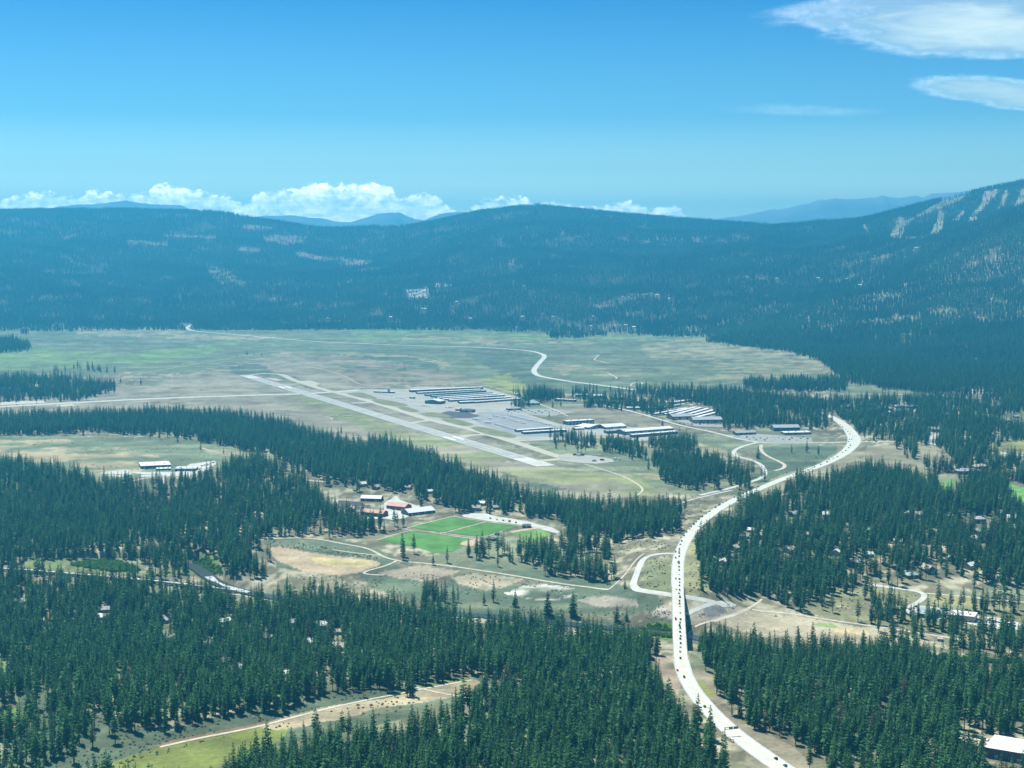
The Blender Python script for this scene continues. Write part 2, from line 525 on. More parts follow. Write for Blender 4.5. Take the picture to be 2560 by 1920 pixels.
PAINTS = {'black': (0.012, 0.012, 0.014), 'dark grey': (0.05, 0.052, 0.056), 'white': (0.80, 0.80, 0.79), 'silver': (0.38, 0.39, 0.40), 'dark blue': (0.02, 0.035, 0.10), 'red': (0.30, 0.02, 0.02), 'green': (0.05, 0.10, 0.06)}
for k, v in PAINTS.items():
    M['car ' + k] = material(k.replace(' ', '_') + '_car_paint', v, 0.3, spec=0.5)

# ------------------------------------------------------------------ object helpers
def link_mesh(name, verts, faces, mats, parent=None, fmat=None, smooth_shade=False):
    me = bpy.data.meshes.new(name)
    me.from_pydata([tuple(v) for v in verts], [], [tuple(f) for f in faces])
    for m in (mats if isinstance(mats, (list, tuple)) else [mats]):
        me.materials.append(M[m] if isinstance(m, str) else m)
    if fmat is not None:
        me.polygons.foreach_set('material_index', np.asarray(fmat, dtype=np.int32))
    if smooth_shade:
        me.polygons.foreach_set('use_smooth', np.ones(len(me.polygons), bool))
    me.update()
    o = bpy.data.objects.new(name, me)
    C.objects.link(o)
    if parent is not None:
        o.parent = parent
    return o

def empty(name, loc, rz=0.0):
    o = bpy.data.objects.new(name, None)
    o.empty_display_size = 1
    o.location = tuple(float(v) for v in loc)
    o.rotation_euler = (0, 0, rz)
    C.objects.link(o)
    return o

def tag(o, label=None, cat=None, group=None, kind=None):
    if label: o['label'] = label
    if cat: o['category'] = cat
    if group: o['group'] = group
    if kind: o['kind'] = kind
    return o

class MB:
    """collects shapes for ONE mesh, with a material index per face"""
    def __init__(self):
        self.v, self.f, self.m = [], [], []
    def add(self, vs, fs, mi=0):
        n = len(self.v)
        self.v += [tuple(map(float, p)) for p in vs]
        self.f += [tuple(i + n for i in f) for f in fs]
        self.m += [mi] * len(fs)
    def box(self, x0, x1, y0, y1, z0, z1, mi=0):
        self.add([(x0, y0, z0), (x1, y0, z0), (x1, y1, z0), (x0, y1, z0), (x0, y0, z1), (x1, y0, z1), (x1, y1, z1), (x0, y1, z1)],
                 [(0, 3, 2, 1), (4, 5, 6, 7), (0, 1, 5, 4), (1, 2, 6, 5), (2, 3, 7, 6), (3, 0, 4, 7)], mi)
    def prism(self, prof, a0, a1, axis='x', mi=0):
        """extrude a closed profile [(u, z)] along x (u = y) or y (u = x)"""
        n = len(prof)
        if axis == 'x':
            vs = [(a0, u, z) for u, z in prof] + [(a1, u, z) for u, z in prof]
        else:
            vs = [(u, a0, z) for u, z in prof] + [(u, a1, z) for u, z in prof]
        fs = [tuple(range(n)), tuple(range(2 * n - 1, n - 1, -1))] + [(i, i + n, (i + 1) % n + n, (i + 1) % n) for i in range(n)]
        self.add(vs, fs, mi)
    def tube(self, p, q, r0, r1=None, n=8, mi=0):
        r1 = r0 if r1 is None else r1
        p, q = Vector(p), Vector(q)
        d = (q - p).normalized()
        a = d.orthogonal().normalized(); b = d.cross(a)
        vs = []
        for c, r in ((p, r0), (q, r1)):
            for i in range(n):
                t = 2 * math.pi * i / n
                vs.append(c + a * (r * math.cos(t)) + b * (r * math.sin(t)))
        fs = [(i, (i + 1) % n, (i + 1) % n + n, i + n) for i in range(n)] + [tuple(range(n - 1, -1, -1)), tuple(range(n, 2 * n))]
        self.add(vs, fs, mi)
    def loft(self, rings, mi=0, caps=True):
        n = len(rings[0])
        vs = [p for r in rings for p in r]
        fs = []
        for k in range(len(rings) - 1):
            for i in range(n):
                fs.append((k * n + i, k * n + (i + 1) % n, (k + 1) * n + (i + 1) % n, (k + 1) * n + i))
        if caps:
            fs += [tuple(range(n - 1, -1, -1)), tuple(range((len(rings) - 1) * n, len(rings) * n))]
        self.add(vs, fs, mi)
    def build(self, name, mats, parent=None, smooth_shade=False):
        o = link_mesh(name, self.v, self.f, mats, parent, self.m, smooth_shade)
        bm = bmesh.new(); bm.from_mesh(o.data)
        bmesh.ops.recalc_face_normals(bm, faces=bm.faces)
        bm.to_mesh(o.data); bm.free()
        return o

def world_poly(pts):
    x, y, z = ground([p[0] for p in pts], [p[1] for p in pts])
    return np.stack([x, y], 1)

SHEETS = []      # world polygons where no tree may stand
def sheet(name, pts, mat, off, kind='structure', spacing=22.0, block=True, world=None):
    """a ground cover sheet that follows the terrain a little above it"""
    P = world_poly(pts) if world is None else np.asarray(world, float)
    if block:
        SHEETS.append(P)
    n = len(P)
    # boundary refined, interior grid
    B = []
    for i in range(n):
        a, b = P[i], P[(i + 1) % n]
        k = max(1, int(np.linalg.norm(b - a) / (spacing * 1.5)))
        for j in range(k):
            B.append(a + (b - a) * j / k)
    nb = len(B)
    gx = np.arange(P[:, 0].min(), P[:, 0].max(), spacing) + 0.37 * spacing
    gy = np.arange(P[:, 1].min(), P[:, 1].max(), spacing) + 0.41 * spacing
    XX, YY = np.meshgrid(gx, gy)
    ins = inside(P, XX.ravel(), YY.ravel())
    pts2 = [Vector((float(b[0]), float(b[1]))) for b in B] + [Vector((float(a), float(b))) for a, b in zip(XX.ravel()[ins], YY.ravel()[ins])]
    res = delaunay_2d_cdt(pts2, [(i, (i + 1) % nb) for i in range(nb)], [], 1, 1e-4)
    vx = np.array([v.x for v in res[0]]); vy = np.array([v.y for v in res[0]])
    vz = H(vx, vy) + off
    faces = []
    for f in res[2]:
        a, b, c = [res[0][i] for i in f[:3]]
        faces.append(tuple(f) if (b - a).cross(c - a) > 0 else tuple(reversed(f)))
    o = link_mesh(name, np.stack([vx, vy, vz], 1), faces, mat)
    tag(o, kind=kind)
    return o

RIBBONS = []     # (centre samples, half width) for tree clearance
def ribbon_strip(P, width, off, zs=None, shift=0.0):
    """vertices and faces of a strip along the samples P (n x 2)"""
    T = np.gradient(P[:, :2], axis=0)
    T /= np.linalg.norm(T, axis=1)[:, None] + 1e-9
    Nn = np.stack([-T[:, 1], T[:, 0]], 1)
    w = np.broadcast_to(np.asarray(width, float), (len(P),))
    rows = []
    for s in (-0.5, 0.0, 0.5):
        q = P[:, :2] + Nn * (s * w + shift)[:, None]
        z = (H(q[:, 0], q[:, 1]) if zs is None else zs) + off
        rows.append(np.stack([q[:, 0], q[:, 1], z], 1))
    n = len(P)
    v = np.concatenate(rows)
    f = []
    for r in range(2):
        for i in range(n - 1):
            f.append(((r + 0) * n + i, (r + 0) * n + i + 1, (r + 1) * n + i + 1, (r + 1) * n + i))
    # face up
    a, b, c = v[f[0][0]], v[f[0][1]], v[f[0][2]]
    if np.cross(b - a, c - a)[2] < 0:
        f = [tuple(reversed(q)) for q in f]
    return v, f

def road(name, pts, width, mat, off, clear=6.0, step=9.0, z=None):
    if z is None:
        x, y, _ = ground([p[0] for p in pts], [p[1] for p in pts])
    else:
        x, y = at_z(np.array([p[0] for p in pts]), np.array([p[1] for p in pts]), z)
    P = _smooth_line(catmull(np.stack([x, y], 1), step), 3)
    RIBBONS.append((P, width / 2 + clear))
    v, f = ribbon_strip(P, width, off)
    o = link_mesh(name, v, f, mat)
    tag(o, kind='structure')
    return o

# ------------------------------------------------------------------ ground: one sheet to beyond the hills
SAGE, SAGE_D, TAN, TAN_L = (0.155, 0.185, 0.105), (0.100, 0.132, 0.080), (0.275, 0.262, 0.150), (0.34, 0.29, 0.17)
MEADOW, OLIVE = (0.165, 0.245, 0.085), (0.225, 0.245, 0.110)
LITTER, LITTER_L = (0.145, 0.138, 0.085), (0.37, 0.34, 0.23)
PAINT_AREAS = [
    # polygon in photo pixels, colour, edge raggedness in px, coverage 0..1
    # -- valley flats
    ([(-400, 815), (500, 808), (1000, 812), (1250, 830), (1700, 838), (2100, 940), (2000, 960), (1600, 985), (1250, 975), (1000, 945), (640, 925), (300, 935), (-400, 960)], SAGE, 10, 1.0),
    ([(180, 822), (420, 815), (470, 835), (700, 840), (640, 850), (420, 845), (200, 838)], TAN, 6, 0.75),
    ([(0, 862), (250, 880), (300, 890), (500, 862), (620, 850), (500, 890), (320, 915), (120, 925), (-200, 925), (-200, 880)], MEADOW, 8, 0.65),
    ([(860, 822), (1060, 815), (1130, 822), (1420, 842), (1780, 835), (1780, 850), (1400, 862), (1100, 858), (900, 850)], MEADOW, 6, 0.55),
    ([(1060, 806), (1105, 806), (1110, 820), (1070, 822)], MEADOW, 3, 1.0),
    ([(1120, 803), (1155, 802), (1160, 818), (1125, 820)], MEADOW, 3, 1.0),
    ([(1000, 838), (1300, 848), (1500, 850), (1480, 858), (1240, 860), (1010, 850)], TAN, 8, 0.6),
    ([(1600, 858), (1830, 838), (1880, 850), (2080, 890), (2100, 930), (1960, 945), (1820, 955), (1700, 948), (1860, 925), (1620, 890)], TAN, 14, 0.62),
    ([(1380, 910), (1560, 920), (1700, 935), (1560, 945), (1400, 935)], TAN, 10, 0.35),
    ([(850, 884), (1000, 889), (1050, 890), (1110, 912), (1100, 925), (1200, 948), (1080, 945), (900, 930), (850, 938)], SAGE_D, 5, 0.8),
    ([(1150, 878), (1345, 885), (1335, 935), (1350, 945), (1600, 975), (1560, 990), (1420, 985), (1290, 968), (1240, 925), (1190, 905)], SAGE_D, 6, 0.7),
    ([(850, 880), (1050, 890), (1130, 908), (1110, 925), (1090, 910), (1040, 895), (850, 888)], TAN, 3, 0.7),
    ([(1200, 948), (1270, 935), (1300, 950), (1320, 975), (1280, 985), (1210, 965)], (0.25, 0.27, 0.09), 6, 0.8),
    ([(700, 885), (860, 890), (1040, 915), (1200, 945), (1210, 958), (960, 970), (860, 972), (700, 935), (600, 930), (480, 930)], (0.235, 0.205, 0.145), 5, 0.55),
    # -- airfield grass
    ([(-400, 1012), (0, 1005), (320, 965), (560, 920), (720, 880), (860, 935), (900, 975), (1400, 1165), (1480, 1180), (1660, 1190), (1680, 1240), (1500, 1250), (1260, 1230), (1000, 1140), (700, 1060), (300, 1030), (-400, 1055)], (0.255, 0.235, 0.165), 8, 0.9),
    ([(700, 960), (860, 1010), (1180, 1110), (1360, 1170), (1700, 1200), (1640, 1245), (1330, 1215), (1150, 1150), (880, 1060), (760, 1010)], OLIVE, 8, 0.55),
    ([(480, 925), (640, 910), (700, 930), (860, 985), (700, 950)], SAGE_D, 8, 0.6),
    ([(1260, 1180), (1330, 1205), (1420, 1225), (1330, 1240), (1240, 1215)], SAGE_D, 6, 0.7),
    ([(1300, 1100), (1400, 1096), (1600, 1135), (1680, 1180), (1700, 1215), (1640, 1220), (1560, 1175), (1420, 1140)], SAGE, 6, 0.8),
    ([(1590, 1170), (1650, 1178), (1655, 1200), (1620, 1198), (1570, 1180)], TAN_L, 5, 0.7),
    ([(1390, 1018), (1500, 1012), (1620, 1045), (1720, 1075), (1640, 1065), (1530, 1055), (1420, 1050)], (0.235, 0.215, 0.145), 4, 0.9),
    ([(1660, 1075), (1840, 1108), (1840, 1130), (1790, 1125), (1700, 1100)], SAGE, 4, 0.9),
    ([(1740, 1105), (1830, 1130), (1830, 1145), (1750, 1125)], TAN, 4, 0.8),
    # -- left field
    ([(-400, 1080), (500, 1096), (640, 1130), (600, 1165), (330, 1200), (-400, 1175)], SAGE, 6, 1.0),
    ([(-400, 1105), (150, 1100), (320, 1120), (420, 1150), (330, 1190), (120, 1170), (-400, 1168)], TAN_L, 10, 0.42),
    ([(500, 1120), (610, 1128), (590, 1142), (520, 1134)], TAN, 4, 0.7),
    # -- basins and benches by the river
    ([(655, 1345), (860, 1350), (1000, 1395), (1300, 1420), (1520, 1455), (1640, 1480), (1690, 1570), (1400, 1560), (1150, 1540), (930, 1470), (900, 1440), (690, 1420)], SAGE_D, 5, 0.75),
    ([(668, 1368), (700, 1366), (800, 1385), (930, 1400), (955, 1410), (900, 1432), (850, 1440), (760, 1428), (690, 1402)], (0.40, 0.315, 0.20), 2, 1.0),
    ([(780, 1392), (930, 1402), (935, 1412), (860, 1420), (790, 1410)], (0.50, 0.42, 0.20), 4, 0.7),
    ([(945, 1432), (1040, 1412), (1100, 1420), (1145, 1428), (1100, 1446), (1060, 1452), (990, 1445)], (0.33, 0.285, 0.20), 3, 1.0),
    ([(1130, 1445), (1180, 1435), (1260, 1440), (1310, 1448), (1260, 1468), (1215, 1476), (1150, 1462)], (0.34, 0.295, 0.20), 4, 0.95),
    ([(1258, 1482), (1310, 1462), (1400, 1462), (1460, 1475), (1430, 1492), (1370, 1502), (1290, 1490)], (0.52, 0.50, 0.42), 5, 0.5),
    ([(1440, 1500), (1500, 1485), (1590, 1500), (1600, 1516), (1500, 1518)], (0.33, 0.30, 0.23), 4, 0.8),
    ([(1640, 1520), (1690, 1505), (1690, 1548), (1630, 1540)], (0.45, 0.40, 0.32), 3, 0.8),
    ([(1730, 1500), (1800, 1508), (1870, 1522), (1830, 1545), (1760, 1560), (1715, 1560)], (0.30, 0.27, 0.20), 3, 0.8),
    ([(1758, 1520), (1800, 1514), (1822, 1530), (1780, 1545), (1755, 1535)], (0.13, 0.135, 0.135), 3, 0.9),
    ([(1790, 1556), (1880, 1525), (1990, 1540), (2140, 1565), (2290, 1592), (2345, 1606), (2250, 1616), (2060, 1604), (1940, 1594), (1850, 1580)], (0.335, 0.295, 0.20), 3, 1.0),
    ([(2030, 1558), (2080, 1560), (2095, 1570), (2050, 1568)], MEADOW, 3, 0.9),
    ([(2075, 1572), (2170, 1578), (2180, 1586), (2090, 1580)], (0.48, 0.36, 0.16), 2, 0.8),
    ([(1700, 1370), (1740, 1350), (1760, 1420), (1790, 1480), (1720, 1490), (1705, 1440)], (0.23, 0.225, 0.11), 4, 0.8),
    ([(1610, 1395), (1688, 1392), (1690, 1485), (1610, 1475)], (0.185, 0.20, 0.10), 4, 0.85),
    ([(1640, 1555), (1700, 1560), (1700, 1600), (1660, 1598), (1600, 1575)], (0.12, 0.22, 0.04), 4, 0.95),
    ([(1630, 1640), (1700, 1640), (1702, 1740), (1660, 1700)], (0.34, 0.27, 0.19), 5, 0.8),
    ([(1705, 1640), (1800, 1700), (1800, 1760), (1850, 1800), (1990, 1870), (2090, 1990), (1950, 1990), (1790, 1780)], (0.245, 0.215, 0.145), 5, 0.95),
    ([(1715, 1690), (1770, 1710), (1790, 1740), (1760, 1750), (1730, 1720)], (0.24, 0.25, 0.08), 4, 0.9),
    # -- strip of meadow at the bottom left
    ([(60, 1700), (250, 1790), (420, 1830), (640, 1770), (860, 1715), (1100, 1690), (1250, 1690), (1180, 1760), (1000, 1800), (760, 1850), (600, 1890), (300, 1990), (0, 1990)], SAGE_D, 8, 0.9),
    ([(120, 1960), (330, 1885), (480, 1850), (640, 1820), (730, 1815), (700, 1850), (600, 1895), (400, 1960), (280, 1990), (80, 1990)], (0.170, 0.200, 0.050), 5, 1.0),
    ([(360, 1870), (480, 1842), (620, 1812), (760, 1790), (760, 1800), (620, 1824), (480, 1854)], (0.24, 0.165, 0.09), 4, 0.8),
    ([(640, 1815), (800, 1770), (960, 1745), (1180, 1695), (1200, 1705), (1170, 1740), (1000, 1760), (830, 1800), (700, 1826)], (0.38, 0.32, 0.20), 6, 0.75),
    ([(1000, 1720), (1060, 1725), (1180, 1700), (1190, 1690), (1100, 1700)], (0.20, 0.23, 0.09), 4, 0.8),
    ([(0, 1650), (30, 1660), (20, 1690), (0, 1690)], MEADOW, 3, 0.8),
    ([(-40, 1790), (40, 1770), (55, 1795), (10, 1815), (-40, 1815)], (0.16, 0.28, 0.06), 3, 0.9),
    # -- right side meadows and greens
    ([(2170, 1115), (2330, 1110), (2360, 1140), (2340, 1180), (2250, 1180), (2150, 1150)], (0.24, 0.22, 0.14), 4, 0.9),
    ([(1960, 1125), (2150, 1105), (2170, 1130), (2060, 1200), (1960, 1225), (1900, 1235)], (0.25, 0.235, 0.145), 4, 0.9),
    ([(1900, 1120), (1960, 1112), (2090, 1110), (2095, 1130), (2040, 1160), (1960, 1185), (1900, 1210), (1840, 1215), (1905, 1180), (1890, 1145)], SAGE_D, 3, 0.9),
    ([(2460, 1112), (2560, 1100), (2700, 1105), (2700, 1132), (2490, 1138)], (0.25, 0.26, 0.09), 3, 0.95),
    ([(2100, 965), (2180, 962), (2190, 985), (2400, 985), (2400, 1010), (2330, 1020), (2190, 990), (2110, 980)], SAGE, 3, 0.9),
    ([(2040, 1470), (2200, 1465), (2320, 1490), (2560, 1520), (2800, 1540), (2800, 1600), (2400, 1590), (2130, 1550), (1990, 1530)], (0.20, 0.20, 0.105), 4, 0.85),
    ([(2330, 1480), (2420, 1490), (2480, 1520), (2330, 1510)], (0.27, 0.25, 0.12), 3, 0.8),
    ([(2290, 1635), (2420, 1640), (2560, 1650), (2560, 1662), (2420, 1656), (2290, 1650)], (0.13, 0.24, 0.05), 3, 0.95),
    ([(480, 1390), (540, 1390), (560, 1440), (520, 1430)], (0.15, 0.24, 0.06), 3, 0.85),
    ([(60, 1395), (260, 1398), (340, 1430), (480, 1420), (480, 1438), (280, 1436), (60, 1425)], (0.18, 0.225, 0.09), 4, 0.85),
    # -- clearings on the hills
    ([(656, 592), (690, 588), (770, 590), (755, 605), (720, 612), (665, 604)], (0.265, 0.211, 0.172), 3, 0.85),
    ([(405, 584), (470, 588), (545, 590), (540, 596), (410, 592)], (0.242, 0.195, 0.156), 2, 0.75),
    ([(605, 562), (650, 563), (690, 570), (650, 575), (610, 573)], (0.257, 0.203, 0.172), 2, 0.75),
    ([(735, 625), (800, 640), (870, 645), (940, 655), (900, 665), (820, 655), (745, 640)], (0.250, 0.203, 0.164), 5, 0.6),
    ([(590, 618), (650, 620), (650, 630), (595, 626)], (0.250, 0.203, 0.164), 2, 0.7),
    ([(315, 600), (420, 604), (420, 614), (320, 612)], (0.211, 0.187, 0.133), 3, 0.5),
    ([(515, 660), (580, 680), (620, 715), (560, 715), (520, 690)], (0.195, 0.203, 0.109), 6, 0.5),
    ([(1012, 725), (1070, 722), (1075, 745), (1020, 745)], (0.390, 0.367, 0.328), 3, 0.6),
    ([(1085, 708), (1130, 708), (1130, 714), (1088, 718)], (0.328, 0.312, 0.257), 1, 0.9),
    ([(1400, 645), (1500, 620), (1590, 612), (1620, 625), (1500, 640)], (0.078, 0.101, 0.058), 3, 0.6),
    ([(2222, 592), (2240, 572), (2262, 552), (2290, 540), (2322, 520), (2372, 492), (2434, 476), (2400, 500), (2344, 524), (2300, 541), (2276, 552), (2262, 578), (2254, 596), (2244, 596)], (0.211, 0.215, 0.133), 2, 0.95),
    ([(2222, 592), (2232, 570), (2250, 540), (2262, 548), (2246, 580), (2236, 594)], (0.250, 0.260, 0.160), 2, 0.8),
    ([(2322, 590), (2342, 548), (2348, 522), (2360, 536), (2354, 582)], (0.280, 0.280, 0.170), 1.5, 1.0),
    ([(2420, 556), (2428, 536), (2450, 512), (2462, 478), (2494, 472), (2490, 486), (2464, 516), (2444, 536), (2442, 556)], (0.300, 0.285, 0.185), 1.5, 1.0),
    ([(2480, 536), (2498, 516), (2512, 474), (2522, 478), (2510, 512)], (0.280, 0.280, 0.170), 1.5, 1.0),
    ([(2380, 548), (2412, 524), (2408, 544), (2390, 552)], (0.280, 0.280, 0.170), 1.5, 0.9),
    ([(2532, 524), (2556, 470), (2570, 470), (2570, 508)], (0.280, 0.280, 0.170), 1.5, 0.9),
    ([(2154, 562), (2165, 562), (2170, 578), (2190, 590), (2170, 590)], (0.234, 0.211, 0.156), 1.5, 0.9),
    ([(2264, 592), (2320, 590), (2320, 595), (2264, 597)], (0.312, 0.289, 0.218), 1, 1.0),
    ([(2230, 790), (2300, 795), (2300, 800), (2230, 804)], (0.242, 0.218, 0.148), 3, 0.5),
    ([(2250, 835), (2330, 832), (2330, 848), (2250, 850)], MEADOW, 3, 0.8),
]
_first_clearing = [i for i, a in enumerate(PAINT_AREAS) if a[0][0] == (656, 592)][0]
CLEAR_HILL = [a[0] for a in PAINT_AREAS[_first_clearing:] if a[0][0] != (1400, 645)]

def build_ground():
    us = np.concatenate([np.arange(-0.80, -0.40, 0.006), np.arange(-0.40, 0.40, 0.00088), np.arange(0.40, 0.801, 0.006)])
    rows = np.arange(2500, 828, -2.6)
    y0 = CAM_H / np.tan(PITCH + np.arctan((rows - CY) / F_PX))
    ys = np.concatenate([[150, 300, 450, 600, 700], y0[y0 > 760], np.arange(y0[-1] + 13, 11900, 13.0), np.arange(11930, 15600, 70.0)])
    U, Y = np.meshgrid(us, ys)
    X = U * Y
    Z = H(X, Y)
    px, py = to_px(X, Y, Z)
    # base colours
    n1 = fbm(X / 260, Y / 260, 4, 3); n2 = fbm(X / 34, Y / 34, 3, 5); n3 = fbm(X / 9.0, Y / 12.0, 2, 8); n4 = fbm(X / 900, Y / 500, 3, 15)
    def mixc(a, b, t):
        return a + (b - a) * np.clip(t, 0, 1)[..., None]
    def const(c):
        return np.broadcast_to(np.array(c, float), X.shape + (3,))
    st = lambda v, a, b: np.clip((v - a) / (b - a), 0, 1)
    col = mixc(const(LITTER), const(LITTER_L), st(n2 * 0.55 + n3 * 0.45, 0.50, 0.66))
    col = mixc(col, const(SAGE), st(n1, 0.50, 0.62) * 0.75)
    hillm = st(Y, 6900, 7600)
    col = mixc(col, mixc(const((0.055, 0.065, 0.042)), const((0.22, 0.195, 0.14)), st(n2 * 0.5 + n1 * 0.5, 0.58, 0.76)), hillm)
    for k, (poly, c, rag, cov) in enumerate(PAINT_AREAS):
        bx = (min(p[0] for p in poly) - 20, max(p[0] for p in poly) + 20, min(p[1] for p in poly) - 20, max(p[1] for p in poly) + 20)
        w = (px > bx[0]) & (px < bx[1]) & (py > bx[2]) & (py < bx[3])
        if not w.any():
            continue
        xs, yw = X[w], Y[w]
        L = 30.0 if rag < 7 else 70.0
        wx = (fbm(xs / L, yw / L, 3, 40 + k) - 0.5) * rag * 4.0
        wy = (fbm(xs / L, yw / L, 3, 80 + k) - 0.5) * rag * 2.0
        ins = inside(poly, px[w] + wx, py[w] + wy).astype(float)
        if cov < 0.99:
            # streaky patches that follow the grain of the valley
            g = fbm(xs / 110.0 + k, yw / 46.0, 4, 120 + k) * 0.65 + n2[w] * 0.35
            ins = ins * np.clip((g - (0.62 - 0.36 * cov)) / 0.10, 0, 1)
        cc = np.array(c, float) * (0.86 + 0.28 * n2[w])[:, None] * (0.90 + 0.2 * n3[w])[:, None]
        cw = col[w]
        col[w] = cw + (cc - cw) * ins[:, None]
    n5 = fbm(X / 170.0, Y / 26.0, 4, 140); n6 = fbm(X / 52.0, Y / 52.0, 4, 160, 0.65)
    col = col * (0.80 + 0.40 * n4)[..., None] * (0.84 + 0.32 * st(n5, 0.30, 0.70))[..., None] * (0.80 + 0.40 * st(n6, 0.32, 0.68))[..., None]
    # dry straw-coloured and damp darker streaks over the open grass
    dry = st(n5 * 0.6 + n6 * 0.4, 0.58, 0.68)[..., None] * 0.22
    col = col * (1 - dry) + np.array((0.32, 0.30, 0.18)) * dry * (1 - hillm[..., None]) + col * dry * hillm[..., None]
    col = np.clip(col, 0, 1)
    ny, nx = X.shape
    me = bpy.data.meshes.new('ground')
    nv = nx * ny
    me.vertices.add(nv)
    me.vertices.foreach_set('co', np.stack([X, Y, Z], -1).astype(np.float32).ravel())
    i = np.arange(nv).reshape(ny, nx)
    q = np.stack([i[:-1, :-1], i[:-1, 1:], i[1:, 1:], i[1:, :-1]], -1).reshape(-1, 4)
    nf = len(q)
    me.loops.add(nf * 4)
    me.loops.foreach_set('vertex_index', q.astype(np.int32).ravel())
    me.polygons.add(nf)
    me.polygons.foreach_set('loop_start', (np.arange(nf) * 4).astype(np.int32))
    me.polygons.foreach_set('loop_total', np.full(nf, 4, np.int32))
    me.polygons.foreach_set('use_smooth', np.ones(nf, bool))
    at = me.attributes.new('soil', 'FLOAT_COLOR', 'POINT')
    rgba = np.concatenate([col, np.ones(X.shape + (1,))], -1).astype(np.float32)
    at.data.foreach_set('color', rgba.ravel())
    me.update()
    m = bpy.data.materials.new('soil_and_grass')
    m.use_nodes = True
    nt = m.node_tree
    b = nt.nodes['Principled BSDF']
    b.inputs['Roughness'].default_value = 0.95
    b.inputs['Specular IOR Level'].default_value = 0.1
    a = N(nt, 'ShaderNodeAttribute'); a.attribute_name = 'soil'
    geo = N(nt, 'ShaderNodeNewGeometry')
    n = N(nt, 'ShaderNodeTexNoise'); n.inputs['Scale'].default_value = 0.22; n.inputs['Detail'].default_value = 5; n.inputs['Roughness'].default_value = 0.7
    nt.links.new(geo.outputs['Position'], n.inputs['Vector'])
    mr = N(nt, 'ShaderNodeMapRange'); nt.links.new(n.outputs[0], mr.inputs[0])
    mr.inputs[1].default_value = 0.3; mr.inputs[2].default_value = 0.7; mr.inputs[3].default_value = 0.72; mr.inputs[4].default_value = 1.28
    mx = N(nt, 'ShaderNodeVectorMath', operation='SCALE')
    nt.links.new(a.outputs['Color'], mx.inputs[0]); nt.links.new(mr.outputs[0], mx.inputs['Scale'])
    nt.links.new(mx.outputs[0], b.inputs['Base Color'])
    me.materials.append(m)
    o = bpy.data.objects.new('ground', me)
    C.objects.link(o)
    tag(o, kind='structure')

build_ground()

def build_distant_mountains():
    """three far ranges beyond the hills, each a solid ridge of real size at its own distance"""
    specs = [
        ('hills', 20500, [(-900, 540), (-200, 535), (-60, 530), (0, 521), (40, 523), (70, 528), (110, 526), (150, 518), (190, 513), (240, 510), (280, 506), (300, 502), (320, 501), (345, 505),
                  (370, 509), (395, 512), (420, 512), (455, 512), (480, 524), (520, 540), (620, 542), (665, 540), (700, 539), (740, 538), (775, 543), (810, 547), (850, 556), (880, 555), (915, 544), (945, 534), (965, 533),
                  (1000, 531), (1040, 548), (1060, 551), (1085, 540), (1110, 533), (1145, 529), (1175, 532), (1200, 524), (1235, 522), (1262, 524), (1320, 540), (1500, 560), (1900, 580), (2600, 590)], 900),
        ('mountains', 21500, [(1700, 590), (1800, 545), (1840, 542), (1880, 533), (1910, 527), (1930, 522), (1945, 523), (1985, 515), (2010, 511), (2030, 503), (2046, 497), (2060, 500), (2085, 496), (2110, 499), (2150, 497), (2175, 495),
                  (2200, 488), (2222, 494), (2250, 494), (2285, 490), (2300, 494), (2320, 484), (2400, 478), (2600, 470), (3400, 480)], 1300),
    ]
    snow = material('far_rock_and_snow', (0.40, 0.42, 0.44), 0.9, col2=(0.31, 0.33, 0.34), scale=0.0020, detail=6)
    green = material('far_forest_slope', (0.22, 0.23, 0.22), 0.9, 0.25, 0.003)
    for (name, dist, prof, depth), m in zip(specs, (green, snow)):
        p = np.array(prof, float)
        pxs = np.arange(p[0, 0], p[-1, 0], 4.0)
        rw = np.interp(pxs, p[:, 0], p[:, 1])
        K = 26
        X, Y, Z = [], [], []
        for j in range(K):
            s = (j - 8) / 8.0 if j <= 8 else (j - 8) / (K - 9.0)
            y = dist + (s * 1600 if s < 0 else s * depth * 1.6)
            x = (pxs - CX) / F_PX * dist
            top = CAM_H - dist * np.tan(PITCH + np.arctan((rw - CY) / F_PX)) + (fbm(x / 160.0, x * 0 + 3.3, 3, 61) - 0.5) * 26
            fall = abs(s)
            z = top * (1 - fall) + (-60) * fall + (fbm(x / 420.0, np.full_like(x, y) / 420.0, 4, 71) - 0.5) * 260 * min(1, 4 * fall) * (1 - fall * 0.5)
            z = np.where(z > top - 0.12 * fall * (top + 60), top - 0.12 * fall * (top + 60), z)
            X.append(x); Y.append(np.full_like(x, y)); Z.append(z)
        X, Y, Z = np.array(X), np.array(Y), np.array(Z)
        n = len(pxs)
        i = np.arange(K * n).reshape(K, n)
        q = np.stack([i[:-1, :-1], i[:-1, 1:], i[1:, 1:], i[1:, :-1]], -1).reshape(-1, 4)
        o = link_mesh('distant_' + name, np.stack([X, Y, Z], -1).reshape(-1, 3), q.tolist(), m, smooth_shade=True)
        tag(o, kind='structure')

build_distant_mountains()

